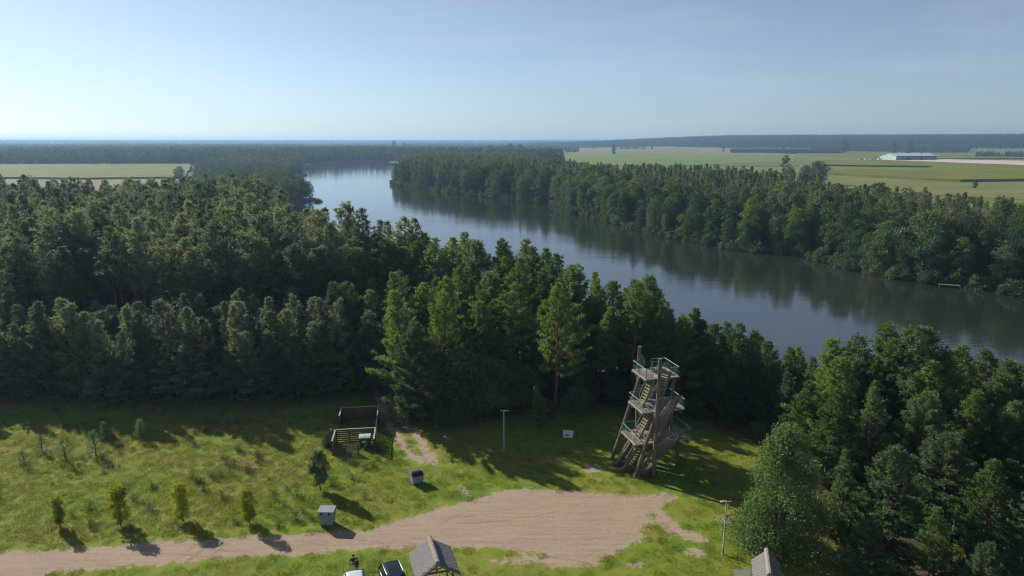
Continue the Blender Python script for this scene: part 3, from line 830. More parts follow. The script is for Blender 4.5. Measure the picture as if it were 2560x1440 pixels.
# the rest of the lakeside pines between the clearing and the water
X, Y = jitter_grid(-46, 66, 46, 150, 4.1, .4)
have = [(o.location.x, o.location.y) for o in bpy.data.objects if o.get('category') in ('tree',)]
ok = (poly_sd(X, Y, LEFT_WOOD) > 2.5) & (poly_sd(X, Y, LAKE) < -4) & (X < .80 * Y + 4) & ~((Y > 112) & (X < -0.10 * Y + 1) & (poly_sd(X, Y, LAKE) < -9)) & (X > -.30 * Y + 3) & ~((Y < 66) & (X > 26))
nf = 0
for x, y in zip(X[ok], Y[ok]):
    if min((x - a) ** 2 + (y - b) ** 2 for a, b in have) < 2.7 ** 2: continue
    px = 1280 + F_PX * x / (y * CP + 30 * SP)
    lim = np.interp(px, [700, 800, 900, 1000, 1130, 1330, 1400, 1500, 1600, 1660, 1740, 1850, 1920, 2000, 2100, 2250, 2340, 2420, 2500], [500, 520, 560, 590, 625, 620, 660, 700, 705, 790, 850, 850, 910, 950, 900, 890, 920, 960, 960])
    zt = H_CAM - y * math.tan(PITCH + math.atan((lim - 720) / F_PX))       # no taller than the tree line seen against the lake
    h = min(random.uniform(9.5, 17.5), zt)
    if h < 3.5: continue
    have.append((x, y)); nf += 1
    k = random.choice(['pine_open0', 'pine_open1', 'pine_open2', 'pine_open3', 'pine_tall1'])
    side = 'right of the watchtower' if px > 1640 else 'between the wheel track and the watchtower'
    plant(k, 'pine_tree', x, y, h / BASE[k], 'pine inside the near-shore wood ' + side, 'tree', 'pines inside the near-shore wood')
print('fill', nf)

# young pines: a dense strip along the meadow
cnt = 0
X, Y = jitter_grid(-92, -18, 86, 103, 2.9, .34)
ok = (poly_sd(X, Y, LEFT_WOOD) > .5) & (X > -0.80 * Y - 8) & ~((X > -23) & (Y < 96))
order = np.argsort(Y)
for i in order:
    if not ok[i]: continue
    x, y = X[i], Y[i]
    h = random.uniform(8.4, 13.2) * (0.72 if y < 88.5 and random.random() < .4 else 1)
    k = random.randrange(4); cnt += 1
    plant('pine_young%d' % k, 'young_pine', x, y, h / BASE['pine_young%d' % k], 'young dense pine of the dark strip between meadow and tall stand', 'tree', 'young pines along the meadow')
print('young', cnt)

# the tall stand behind: nearest 215 as trees of their own, the rest as one wood
X, Y = jitter_grid(-215, 10, 108, 262, 4.0, .42)
sd = poly_sd(X, Y, LAKE)
edge = 244 + 8 * wob(X, Y, 30)
ok = (sd < -7) & (X > -0.80 * Y - 14) & (Y < edge) & (X < -0.10 * Y + 2) & ~((X > -29) & (Y < 116))
X, Y = X[ok], Y[ok]
HS = np.clip(rng.normal(19.6, 2.1, len(X)), 14.0, 23.4)
inview = (X > -0.765 * Y - 2)
order = np.argsort(np.where(inview, Y, 1e6))
first = set(order[:120].tolist())
STAND = 'tall pines of the dense stand'
odd = {int(order[120]): 'rusty', }
for i in first:
    k = random.randrange(6)
    plant('pine_stand%d' % k, 'pine_tree', X[i], Y[i], HS[i] / BASE['pine_stand%d' % k], 'tall slender pine of the dense stand behind the young pines', 'tree', STAND)
rest = [i for i in range(len(X)) if i not in first]
stand_objs = [joined('stand_kind%d' % i, pine(160 + i, 20.5 + .4 * i, 0.50 + .03 * (i % 3), 2.9 + .2 * (i % 3), 0.65, (0.52, 0.15), 6, 'mature' if i % 3 else 'flat', 0.8), 'pine_bark', 'needle_stand') for i in range(5)]
scatter('pine_forest', [(X[i], Y[i], hz(X[i], Y[i]) - .05) for i in rest], [HS[i] / 21.3 for i in rest], stand_objs, rng.integers(0, 5, len(rest)), 'rest of the dense pine stand reaching back to the maize field')
print('stand', len(first), len(rest))
for px, py, Y0, h, v, leaf, lab, nm in [(545, 525, 171, 20.5, 'pine_stand3', 'rusty', 'single rust-brown dying pine in the dense stand', 'pine_tree'), (425, 470, 226, 19.5, 'birch1', 'yellow', 'yellow-green birch rising from the far side of the pine stand', 'birch_tree'), (470, 480, 215, 18.5, 'birch2', 'yellow', 'smaller yellowish birch beside the yellow-green one in the stand', 'birch_tree'), (250, 478, 232, 18, 'birch0', 'lime', 'olive-green birch between pine tops near the stubble strip', 'birch_tree')]:
    plant(v, nm, col_x(px, Y0), Y0, h / {'pine_stand3': 21.7, 'birch0': 17, 'birch1': 18, 'birch2': 19}[v], lab, 'tree', leaf=leaf)
# hazel and other undergrowth below the tall stand
und = [joined('under_kind%d' % i, broadleaf(300 + i, 4.5, 2.2, .02, 1500, .34, 24, 'round', stems=2), 'bark', ['willow', 'alder', 'silver'][i]) for i in range(3)]
X2, Y2 = jitter_grid(-130, -8, 100, 128, 4.2, .5)
ok = (poly_sd(X2, Y2, LAKE) < -6) & (poly_sd(X2, Y2, LEFT_WOOD) > 2) & (rng.random(len(X2)) < np.where(X2 > -58, .75, .3))
X2, Y2 = X2[ok], Y2[ok]
scatter('undergrowth', np.column_stack([X2, Y2, height(X2, Y2) - .05]), rng.uniform(.6, 1.5, len(X2)), und, rng.integers(0, 3, len(X2)), 'leafy undergrowth between the young pines and the tall trunks')

X3, Y3 = jitter_grid(-14, 64, 42, 112, 2.6, .5)
ok = (poly_sd(X3, Y3, LAKE) < -2) & (poly_sd(X3, Y3, LEFT_WOOD) > 1.2) & (rng.random(len(X3)) < np.where(X3 > 24, .95, .6)) & (X3 < .8 * Y3 + 3)
X3, Y3 = X3[ok], Y3[ok]
und2 = [joined('bramble_kind%d' % i, broadleaf(306 + i, 1.6, 1.3, .02, 900, .24, 18, 'round', stems=2), 'bark', ['willow', 'alder', 'lime'][i]) for i in range(3)]
scatter('bramble_growth', np.column_stack([X3, Y3, height(X3, Y3) - .05]), rng.uniform(.5, 1.4, len(X3)), und2, rng.integers(0, 3, len(X3)), 'low bramble and seedlings under the near-shore pines')
# ------------------------------------------------------------------ the far bank
BANK = np.array([(170, 128), (124, 161), (116, 173), (109, 180), (100.5, 193.5), (95, 220), (79, 233), (68.3, 251), (57, 270), (50, 302), (33, 353), (27, 402), (-8, 448), (-53, 508),
    (-100, 585), (-104, 604), (-106, 640), (-98, 720), (-130, 900), (-110, 1000), (20, 900), (25, 700), (45, 560), (58, 490), (82, 462), (112, 445), (132, 380), (138, 310), (150, 258), (152, 232), (146, 208), (152, 190)], float)
X, Y = jitter_grid(-150, 240, 130, 1000, 5.6, .45)
dl = -poly_sd(X, Y, LAKE); inb = poly_sd(X, Y, BANK)
keep = (inb > 0.5) & (dl > 0.1) & (X < 0.79 * Y + 12)
X, Y, dl, inb = X[keep], Y[keep], dl[keep], inb[keep]
D = np.hypot(X, Y)
thin = rng.random(len(X)) < np.where(D > 420, .62, 1.0)
X, Y, dl, D = X[thin], Y[thin], dl[thin], D[thin]
front = dl < 17
rank = D + 2.2 * np.maximum(dl - 10, 0)
ordb = np.argsort(rank)
HB = {'alder0': 15, 'alder1': 16, 'alder2': 17, 'alder3': 18, 'birch0': 17, 'birch1': 18, 'birch2': 19, 'bank_willow0': 11, 'bank_willow1': 13}
nb = {'b': 0, 'p': 0}
rest_pts, rest_s, rest_i = [], [], []
for j, i in enumerate(ordb):
    x, y, d = X[i], Y[i], dl[i]
    r = random.random()
    if d < 15: k = ('alder%d' % random.randrange(4)) if r < .62 else ('birch%d' % random.randrange(3) if r < .72 else 'bank_willow%d' % random.randrange(2)); h = random.uniform(9, 15.5) if d < 6 else random.uniform(12, 17.5)
    elif d < 28: k = 'pine_stand%d' % random.randrange(6) if r < .50 else ('birch%d' % random.randrange(3) if r < .75 else 'alder%d' % random.randrange(4)); h = random.uniform(15.5, 19.5)
    else: k = 'pine_stand%d' % random.randrange(6) if r < .72 else ('birch%d' % random.randrange(3) if r < .86 else 'alder%d' % random.randrange(4)); h = random.uniform(14.5, 19)
    if D[i] > 330: h += 2.5
    conif = k.startswith('pine')
    if (not conif and nb['b'] < 270) or (conif and nb['p'] < 30):
        nb['p' if conif else 'b'] += 1
        base = BASE[k] if conif else HB[k]
        leaf = 'lime' if (k.startswith('alder') and random.random() < .16) else None
        kind = 'pine' if conif else ('birch' if k.startswith('birch') else ('willow' if 'willow' in k else 'alder'))
        where = 'at the water' if d < 8 else ('in the second row' if d < 17 else 'in the wood behind the shore trees')
        lab = {'pine': 'dark pine %s of the far bank', 'birch': 'grey-green birch %s of the far bank', 'willow': 'low pale willow %s of the far bank', 'alder': 'rounded dark green alder %s of the far bank'}[kind] % where
        if leaf: lab = 'rounded yellow-green alder %s of the far bank' % where
        plant(k, kind + '_tree', x, y, h / base, lab, 'tree', 'trees of the far bank', leaf=leaf)
    else:
        rest_pts.append((x, y, hz(x, y) - .05)); kk = {'pine': random.randrange(3), 'alde': 3 + random.randrange(2), 'birc': 5, 'bank': 4}[k[:4]]
        rest_i.append(kk); rest_s.append(h / [20.5, 20.9, 21.3, 16, 17, 18][kk])
bank_objs = [joined('bank_kind%d' % i, pine(160 + i, 20.5 + .4 * i, .42, 2.6, .5, (.55, .16), 5, 'mature', .85), 'pine_bark', 'needle_stand') for i in range(3)] + \
            [joined('bank_kind%d' % (3 + i), broadleaf(210 + i, 16 + i, 3.8, .08, 2600, .66, 34, ['round', 'column'][i % 2]), 'bark', 'alder') for i in range(2)] + \
            [joined('bank_kind5', broadleaf(225, 18, 3.1, .12, 2400, .6, 30, 'column', droop=.2), 'birch_bark', 'birch')]
scatter('far_bank_wood', rest_pts, rest_s, bank_objs, rest_i, 'mixed wood behind the shore trees of the far bank')
print('bank', nb, len(rest_pts))

# the near bank farther up the lake: rounded alders and willows on the points
LBANK = np.array([(-95, 300), (-128, 385), (-119, 425), (-156, 490), (-175, 545), (-200, 634), (-240, 700), (-226, 745), (-288, 900), (-308, 1040), (-430, 1045), (-400, 900), (-335, 760), (-300, 650), (-240, 560), (-212, 450), (-165, 340), (-128, 262), (-98, 255)], float)
X, Y = jitter_grid(-440, -80, 250, 1050, 7.4, .48)
k_ = (poly_sd(X, Y, LBANK) > 0) & (poly_sd(X, Y, LAKE) < -4.0) & (rng.random(len(X)) < .88)
X, Y = X[k_], Y[k_]; o_ = np.argsort(np.hypot(X, Y) + 0.5 * np.maximum(-poly_sd(X, Y, LAKE) - 10, 0))
rest_pts, rest_s, rest_i = [], [], []
for j, i in enumerate(o_):
    x, y = X[i], Y[i]; h = random.uniform(8, 13.5)
    if j < 110:
        k = random.choice(['alder0', 'alder2', 'bank_willow0', 'bank_willow1', 'oak0', 'birch1'])
        base = {**HB, 'oak0': 16}[k]
        nm = {'a': 'alder_tree', 'b': 'birch_tree' if k == 'birch1' else 'willow_tree', 'o': 'oak_tree'}[k[0]]
        lab = {'alder_tree': 'rounded alder on the reedy points up the lake beyond the stand', 'birch_tree': 'birch among the rounded trees up the lake beyond the stand', 'willow_tree': 'grey-green willow on the reedy points up the lake beyond the stand', 'oak_tree': 'broad round oak on the points up the lake beyond the stand'}[nm]
        plant(k, nm, x, y, h / base, lab, 'tree', 'trees up the lake on the near bank')
    else:
        rest_pts.append((x, y, hz(x, y) - .05)); rest_s.append(h / 16); rest_i.append(random.randrange(2))
lb_objs = [joined('shore_kind%d' % i, broadleaf(310 + i, 16, 4.6, .06, 2400, .72, 34, 'round'), 'bark', ['alder', 'farwood'][i]) for i in range(2)]
scatter('lakeside_wood', rest_pts, rest_s, lb_objs, rest_i, 'hazy wood along the near bank up the lake')

# ------------------------------------------------------------------ lone trees on the farmland
def lone(v, px, Y, h, lab, sx=1.0, leaf=None, nm='field_tree'):
    base = {**HB, 'oak0': 16, 'oak1': 16}[v]
    x = col_x(px, Y); e = plant(v, nm, x, Y, h / base, lab, 'tree', None, leaf=leaf)
    e.scale = (e.scale[0] * sx, e.scale[1] * sx, e.scale[2])
lone('birch1', 1960, 600, 23, 'tall narrow tree on the field edge above the far bank', 1.1, 'alder')
lone('oak0', 1972, 575, 13.5, 'rounded lower tree at the foot of the tall narrow one')
lone('oak1', 2042, 560, 18.5, 'broad dome-shaped tree behind the far bank pines', 1.25, 'alder')
lone('oak0', 2012, 565, 15.5, 'brownish tree beside the broad dome-shaped one', 0.8, 'birch')
lone('oak1', 1746, 520, 16.5, 'rounded tree on the near edge of the green field', .75)
lone('birch0', 1787, 525, 18, 'slim tree beside the vivid green strip', 1.1, 'alder')
lone('alder0', 1833, 560, 11, 'small bushy tree in the vivid green strip', 1.2)
lone('alder2', 1856, 560, 15, 'dark upright tree right of the small bushy one', .9)
lone('oak0', 1535, 1700, 27, 'solitary tall tree in the middle of the light green field', .55)
lone('oak1', 2270, 1720, 35, 'big solitary tree behind the long hall', .85)
lone('oak0', 2108, 1880, 34, 'broad tree at the near end of the dark plantation', 1.0)
lone('oak1', 2232, 1900, 30, 'round tree left of the big one behind the hall', .8)
lone('oak0', 452, 650, 11.5, 'lone round tree at the corner of the maize field', 1.0)
lone('alder1', 440, 655, 9, 'smaller tree touching the lone round one by the maize', 1.1)
lone('oak1', 985, 2350, 34, 'dark tree head rising above the lake end', .6)
lone('oak0', 1010, 2300, 30, 'second dark tree head above the lake end', .7)
lone('oak1', 1228, 1450, 26, 'broad dark tree above the wood at the bend of the lake', 1.3)
lone('oak0', 1275, 1500, 29, 'tall rounded grove tree left of the farm', 1.0)
lone('oak1', 1300, 1560, 27, 'rounded grove tree nearest the farm', .9)
lone('alder3', 1808, 2100, 19, 'tree at the end of the dark plantation', .8)
lone('alder1', 2437, 520, 6, 'low round bush in front of the maize edge', 1.5, nm='field_bush')

# ------------------------------------------------------------------ far woods (one mass each)
far_objs = [joined('far_kind%d' % i, broadleaf(330 + i, 18 + 2 * (i % 2), [4.2, 3.2, 5.2][i], .05, 420, 1.7, 16, ['round', 'cone', 'round'][i]), 'bark', 'farwood') for i in range(3)]
def far_wood(name, poly, s, hmin, hmax, label, gap=0.0, kinds=(0, 1, 2), gap_s=90.0, extra=None):
    poly = np.array(poly, float)
    X, Y = jitter_grid(poly[:, 0].min(), poly[:, 0].max(), poly[:, 1].min(), poly[:, 1].max(), s, .49)
    k = (poly_sd(X, Y, poly) > 0) & (poly_sd(X, Y, LAKE) < -2) & (X > -.80 * Y - 60) & (X < .80 * Y + 60)
    if gap: k &= wob(X, Y, gap_s) > gap
    X, Y = X[k], Y[k]; n = len(X)
    obs = [bpy.data.objects.new('k', far_objs[i].data) for i in kinds]
    scatter(name, np.column_stack([X, Y, height(X, Y) - .3]), rng.uniform(hmin, hmax, n) / 19, obs, rng.integers(0, len(kinds), n), label)
    print(name, n)
def pol(px, D): return (col_x(px, D), D)
far_wood('distant_wood', [(-830, 1015), (-420, 1050), (-318, 1055), (-312, 1180), (-275, 1265), (-215, 1260), (-178, 1125), (-150, 990), (20, 900), (75, 1010), (90, 1250), (-60, 1330), (-300, 1850), (-900, 2050), (-1700, 2050), (-1500, 1150)], 9.5, 15, 23, 'bluish wood behind the maize and round the end of the lake', gap=-0.85)
far_wood('distant_wood', [pol(-100, 2600), pol(400, 2300), pol(750, 2500), pol(750, 3000), pol(300, 3100), pol(-100, 3300)], 17, 16, 24, 'hazy wood belts on the plain towards the sun', gap=0.0, gap_s=170)
far_wood('distant_wood', [pol(700, 2300), pol(1180, 2050), pol(1340, 1700), pol(1440, 2350), pol(1440, 2500), pol(1340, 2800), pol(900, 3300), pol(700, 3200)], 17, 13, 22, 'hazy groves on the plain beyond the lake end', gap=0.1, gap_s=120)
far_wood('distant_wood', [pol(-200, 4000), pol(1400, 3600), pol(1400, 6500), pol(-200, 6500)], 40, 18, 26, 'farthest pale blue woods along the horizon', gap=-0.1, gap_s=330)
far_wood('distant_wood', [pol(-200, 7000), pol(1500, 7000), pol(1500, 8600), pol(-200, 8600)], 48, 18, 26, 'last line of woods on the horizon', gap=-0.6, gap_s=330)
far_wood('ridge_forest', [pol(1340, 3100), pol(1600, 2800), pol(1900, 2500), pol(2200, 2350), pol(2700, 2150), pol(2800, 4300), pol(1340, 4300)], 17.5, 16, 23, 'dark blue forest covering the ridge on the horizon', kinds=(0, 1, 1), gap=-0.97)
far_wood('plantation', [pol(1826, 1960), pol(2100, 1850), pol(2100, 1960), pol(1826, 2080)], 7, 10, 13, 'low dark plantation block under the ridge', kinds=(1, 1))
far_wood('plantation', [pol(1690, 2750), pol(1800, 2600), pol(1810, 2680), pol(1700, 2850)], 12, 12, 20, 'small dark wood island under the ridge')
far_wood('field_scrub', [pol(2440, 1500), pol(2640, 1450), pol(2640, 1560), pol(2440, 1580)], 9, 6, 14, 'scrub belt on the field beyond the gravel yard', gap=-0.2, gap_s=20)
far_wood('field_scrub', [pol(2030, 2100), pol(2420, 2000), pol(2420, 2200), pol(2030, 2300)], 13, 8, 22, 'scattered trees at the foot of the ridge', gap=0.0, gap_s=45)
far_wood('farm_trees', [pol(1338, 2050), pol(1440, 2080), pol(1450, 2330), pol(1338, 2250)], 11, 7, 17, 'trees and scrub around the small farm', gap=0.15, gap_s=24)
far_wood('field_trees', [pol(1340, 2500), pol(1700, 2400), pol(1700, 2520), pol(1340, 2620)], 16, 8, 20, 'broken line of trees under the ridge', gap=0.3, gap_s=60)

# ------------------------------------------------------------------ reeds along the shores
def reed_clump(seed):
    g = np.random.default_rng(seed); n = 46
    c = np.column_stack([g.normal(0, .55, n), g.normal(0, .55, n), np.zeros(n)])
    d = unit(np.column_stack([g.normal(0, .22, n), g.normal(0, .22, n), np.ones(n)]))
    V, Qd = blades(c, d, g.uniform(1.0, 1.9, n), .10, g)
    return mesh_np('reed', V, [Qd], [M['reed']])
M['reed'] = foliage('reed_blades', (0.09, 0.12, 0.035), (0.19, 0.19, 0.065), .3)
reeds = [bpy.data.objects.new('r', reed_clump(400 + i)) for i in range(3)]
pts = []
for i in range(len(LAKE)):
    A, B = LAKE[i], LAKE[(i + 1) % len(LAKE)]
    L_ = np.hypot(*(B - A)); n = int(L_ / .55)
    for j in range(n):
        p = A + (B - A) * (j + random.random()) / n
        if p[1] > 800: continue
        p = p + rng.normal(0, 1.1, 2)
        pts.append(p)
pts = np.array(pts); dens = wob(pts[:, 0], pts[:, 1], 13) + .35 * wob(pts[:, 0], pts[:, 1], 4)
sdv = poly_sd(pts[:, 0], pts[:, 1], LAKE)
k = (dens > .28) & (sdv < 1.6) & (sdv > -2.2)
pts = pts[k]
scatter('reeds', np.column_stack([pts, np.maximum(height(pts[:, 0], pts[:, 1]), -2.05) - .05]), rng.uniform(.6, 1.15, len(pts)), reeds, rng.integers(0, 3, len(pts)), 'patchy reed fringe along the lake shores')
# willow scrub hanging over the waterline of the far bank
sp_ = []
for i in range(len(BANK) - 14):
    A, B = BANK[i], BANK[i + 1]; L_ = np.hypot(*(B - A)); n = int(L_ / 2.1)
    for j in range(n):
        p = A + (B - A) * (j + random.random()) / n + rng.normal(0, .8, 2)
        if random.random() < .80: sp_.append(p)
sp_ = np.array(sp_)
scrub_objs = [joined('scrub_kind%d' % i, broadleaf(350 + i, 3.2, 2.0, .0, 900, .40, 18, 'round', stems=2), 'bark', ['alder', 'willow', 'alder'][i]) for i in range(3)]
scatter('shore_scrub', np.column_stack([sp_, np.full(len(sp_), -2.1)]), rng.uniform(.5, 1.35, len(sp_)), scrub_objs, rng.integers(0, 3, len(sp_)), 'low leafy scrub overhanging the water along the far bank')
# the bare reed tongues of the near bank
for a, b in (((-119, 425), (-108, 421)), ((-222, 745), (-210, 741)), ((-114, 606), (-122, 612))):
    pass

# ------------------------------------------------------------------ haze: the air over the plain
hz_mb = MB().box((0, 2000, 35.0), (20600, 16800, 82.0))
hm = bpy.data.materials.new('haze_air'); hm.use_nodes = True
hn, hl = hm.node_tree.nodes, hm.node_tree.links
hn.clear()
ho = hn.new('ShaderNodeOutputMaterial'); pv = hn.new('ShaderNodeVolumePrincipled')
pv.inputs['Density'].default_value = HAZE_DENSITY
pv.inputs['Color'].default_value = (0.42, 0.68, 1.0, 1)
pv.inputs['Anisotropy'].default_value = 0.3
hl.new(pv.outputs[0], ho.inputs['Volume'])
haze = hz_mb.build('haze', hm)
tag(haze, 'thin bluish haze over the whole plain', kind='stuff')
# ------------------------------------------------------------------ the wooden watchtower: two fans of leaning logs, three decks between them
M['log'] = simple('tower_log', (0.225, 0.172, 0.110), (0.090, 0.072, 0.052), 2.2, .85, bump=.4, stretch=(3, 3, .5))
M['log_end'] = simple('log_end_grain', (0.42, 0.32, 0.18), (0.30, 0.21, 0.12), 9, .9)
M['deck'] = simple('grey_deck_wood', (0.36, 0.32, 0.27), (0.20, 0.175, 0.15), 3, .85, bump=.3)
M['slat'] = simple('weathered_slat_wood', (0.240, 0.215, 0.195), (0.130, 0.115, 0.105), 2.5, .85, bump=.3)
M['tread'] = simple('tread_wood', (0.34, 0.27, 0.17), (0.22, 0.16, 0.09), 3, .85)
M['green_rail'] = simple('green_painted_rail', (0.030, 0.165, 0.120), (0.018, 0.115, 0.085), 5, .45, spec=.5)
M['rail_top'] = simple('sunlit_rail_top', (0.22, 0.38, 0.33), (0.10, 0.28, 0.22), 5, .4, spec=.5)  # paler than the green rails: sunlight on the handrails is put into the colour
M['sign_white'] = simple('sign_white', (0.72, 0.74, 0.76), (0.62, 0.64, 0.66), 4, .5)
M['sign_ink'] = simple('sign_print', (0.10, 0.14, 0.20), (0.08, 0.10, 0.16), 4, .6)

tower = empty('watchtower', (15.35, 69.9, hz(15.35, 69.9)), math.atan2(.259, .966))
tag(tower, 'wooden watchtower of leaning logs with slatted sails and green railings', 'tower')

unit_box = {}
def unit_mesh(mat):
    if mat not in unit_box: unit_box[mat] = MB().box((0, 0, 0), (1, 1, 1)).mesh('unit_' + mat, M[mat])
    return unit_box[mat]
def stick(name, a, b, w, h, mat, parent, up=(0, 0, 1)):
    """one board between two points, its mesh shared with the alike ones"""
    a, b = Vector(a), Vector(b); d = b - a; L = d.length; d.normalize()
    u = Vector(up)
    if abs(d.dot(u)) > .985: u = Vector((0, 1, 0))
    s = d.cross(u).normalized(); uu = s.cross(d).normalized()
    o = link(name, unit_mesh(mat), parent)
    m = Matrix((d * L, s * w, uu * h)).transposed().to_4x4(); m.translation = (a + b) / 2
    o.matrix_local = m
    return o
def log(a, b, r0, r1, parent, name='log', sides=10, mat='log'):
    g = np.random.default_rng(int(abs(a[0] * 97 + a[1] * 31 + b[2] * 13) * 10) + 3)
    a, b = np.array(a, float), np.array(b, float)
    t = np.linspace(0, 1, 7)[:, None]
    pts = a + (b - a) * t + g.normal(0, .02, (7, 3)) * np.sin(t * math.pi)
    mb = MB(); mb.tube(pts, (np.linspace(r0, r1, 7) * g.uniform(.95, 1.06, 7)), sides)
    return mb.build(name, M[mat], parent, smooth=False)

def fan(w, side):
    F = {1: ((-.97, -.05), (-.88, 13.15)), 2: ((-3.12, -.12), (.52, 11.55)), 3: ((-2.62, -.12), (1.93, 8.75)), 4: ((-1.86, -.05), (3.24, 4.98))}
    if side > 0:
        F[1] = ((-.74, -.05), (-.74, 12.95)); F[2] = ((-3.75, -.05), (-.15, 11.2))
    r = {1: (.24, .20), 2: (.20, .16), 3: (.19, .165), 4: (.175, .155)}
    for k in F:
        (u0, z0), (u1, z1) = F[k]
        off = {1: .34, 2: .12, 3: -.12, 4: -.32}[k] * side   # the logs lie one in front of another
        log((u0, w + off, z0), (u1, w + off, z1), r[k][0], r[k][1], tower)
    def P_(k, z):
        (u0, z0), (u1, z1) = F[k]; t = (z - z0) / (z1 - z0); return u0 + (u1 - u0) * t
    ww = w + .02 * side
    # sail A: nearly level slats between log 1 and log 2
    n = 21
    for i in range(n):
        z = 6.9 + (12.2 - 6.9) * i / (n - 1)
        z2 = min(z - .05 - .50 * (i / n), 11.35)
        a, b = (P_(1, z), z), (P_(2, z2), z2)
        if b[0] - a[0] > .12: stick('slat', (a[0] - .05, ww + .10 * side, a[1]), (b[0] + .06, ww + .10 * side, b[1]), .03, .15, 'slat', tower)
    def climb(k_to, slope, starts, ztop, dw):
        # slats that start on the upright log (or the log before) and climb to log k_to
        (u0, z0), (u1, z1) = F[k_to]; sl = (u1 - u0) / (z1 - z0)
        for u, z in starts:
            d = u0 + sl * (z - z0) - u
            if d <= .08: continue
            s_ = d / (slope - sl) if slope > sl else 9
            zb = min(z + s_, ztop)
            if zb - z < .12: continue
            stick('slat', (u, ww + dw * side, z), (u + (zb - z) * slope, ww + dw * side, zb), .03, .15, 'slat', tower)
    # sail B: slats climbing at about 48 degrees between logs 1 / 2 and log 3
    climb(3, .92, [((P_(1, z) if z < 6.3 else P_(2, z)), z) for z in np.arange(3.0, 8.4, .27)], 8.65, -.02)
    # sail C: flatter slats between log 3 and log 4
    climb(4, 1.48, [((-.97 if z < 3.0 else P_(3, z)), z) for z in np.arange(.95, 4.9, .235)], 4.85, -.15)
fan(-2.42, -1)
fan(1.98, 1)
# back logs that carry the low deck, their sills and braces
log((-3.88, .6, .10), (-1.85, .6, 2.95), .21, .19, tower)
log((-3.70, -.8, .05), (-1.75, -.8, 3.10), .22, .19, tower)
log((-3.06, 1.75, 0), (-1.25, 1.75, 3.2), .20, .17, tower)
log((-2.4, 1.3, .05), (-.9, 1.3, 1.7), .13, .11, tower)
log((-4.35, .62, .16), (-1.5, .62, .16), .23, .21, tower, 'sill_log')
log((-4.10, -.82, .16), (-1.4, -.82, .16), .24, .21, tower, 'sill_log')
log((-2.2, -1.6, .12), (-.3, -1.6, .12), .14, .13, tower, 'sill_log')
log((-3.2, 1.6, .25), (-2.2, -1.7, .20), .10, .09, tower, 'brace')
log((-1.9, -1.9, .0), (-.4, -1.7, 1.3), .10, .09, tower, 'brace')
log((1.2, 1.6, 0), (1.2, 1.6, 7.0), .20, .18, tower)
log((2.6, -1.2, 0), (2.6, -1.2, 3.4), .19, .17, tower)
log((1.5, -1.4, 3.4), (1.5, -1.4, 10.4), .17, .15, tower)

def deck(u0, u1, w0, w1, z, hole):
    n = int((u1 - u0) / .155); st = (u1 - u0) / n
    for i in range(n):
        u = u0 + st * (i + .5)
        j = random.uniform(-.02, .02)
        spans = [(w0, w1)]
        if hole and hole[0] < u < hole[1]: spans = [(w0, hole[2]), (hole[3], w1)]
        for a, b in spans:
            stick('deck_plank', (u, a + j, z), (u, b + j, z + random.uniform(-.004, .004)), st - .015, .05, 'deck', tower)
    # edge boards and round joists
    for a, b in (((u0, w0), (u1, w0)), ((u0, w1), (u1, w1)), ((u0, w0), (u0, w1)), ((u1, w0), (u1, w1))):
        stick('edge_board', (a[0], a[1], z - .06), (b[0], b[1], z - .06), .045, .17, 'deck', tower)
    for w in np.linspace(w0 + .35, w1 - .35, 4):
        log((u0 - .16, w, z - .17), (u1 + .05, w, z - .17), .10, .10, tower, 'joist', 8)
    for u in np.linspace(u0 + .5, u1 - .5, 3):
        log((u, w0 - .15, z - .36), (u, w1 + .15, z - .36), .12, .12, tower, 'bearer', 8)
DECKS = [(-2.9, 3.75, -2.0, 1.65, 3.5, (-.35, .75, -.45, .55)), (-2.2, 2.78, -1.95, 1.65, 7.0, (-.1, .9, -.55, .45)), (-1.88, 2.02, -1.75, 1.65, 10.6, (-.05, .95, -.45, .55))]
for d in DECKS: deck(*d)

def railing(a, b, z, mat='green_rail', h=1.05):
    """one side: posts, top and bottom rail, an arch with rays between them"""
    a, b = Vector((a[0], a[1], z)), Vector((b[0], b[1], z)); L = (b - a).length; d = (b - a) / L; up = Vector((0, 0, 1))
    mb = MB()
    def q(x, y): return a + d * x + up * y
    n = max(1, round(L / 1.9)); s = L / n
    for i in range(n + 1): mb.tube([q(i * s, 0), q(i * s, h)], .028, 6)
    mb.tube([q(0, .12), q(L, .12)], .017, 5)
    mb.tube([q(0, h * .52), q(L, h * .52)], .014, 5)
    for i in range(n):
        x0 = i * s; c = x0 + s / 2; rr = s * .36
        for rad in (rr, rr * .55):
            pts = [q(c + rad * math.cos(t), .12 + min(h - .2, rad * 1.15) * math.sin(t)) for t in np.linspace(0, math.pi, 9)]
            mb.tube(pts, .014, 4)
        for x_, y_ in ((x0 + .02, h), (x0 + s - .02, h), (x0 + .02, h * .5), (x0 + s - .02, h * .5)):
            mb.tube([q(c, .12), q(x_, y_)], .012, 4)
    o = mb.build('railing', M[mat], tower)
    t = MB().tube([a + up * h, b + up * h], .033, 6); t.build('handrail', M['rail_top'], o)
    return o
for (u0, u1, w0, w1, z, hole) in DECKS:
    i = .07
    railing((u0 + i, w0 + i), (u0 + i, w1 - i), z)
    railing((u0 + i, w0 + i), (-1.05, w0 + i), z)
    railing((u0 + i, w1 - i), (-1.05, w1 - i), z) if u0 < -1.5 else None
    railing((u1 - i, w0 + i), (u1 - i, w1 - i), z)
    railing((.3, w1 - i), (u1 - i, w1 - i), z)
    railing((u1 - 1.1, w0 + i), (u1 - i, w0 + i), z)
    if z > 5: railing((hole[0] - .05, hole[3] + .05), (hole[1], hole[3] + .05), z)
railing((-.1, -.6), (.95, -.6), 10.62)
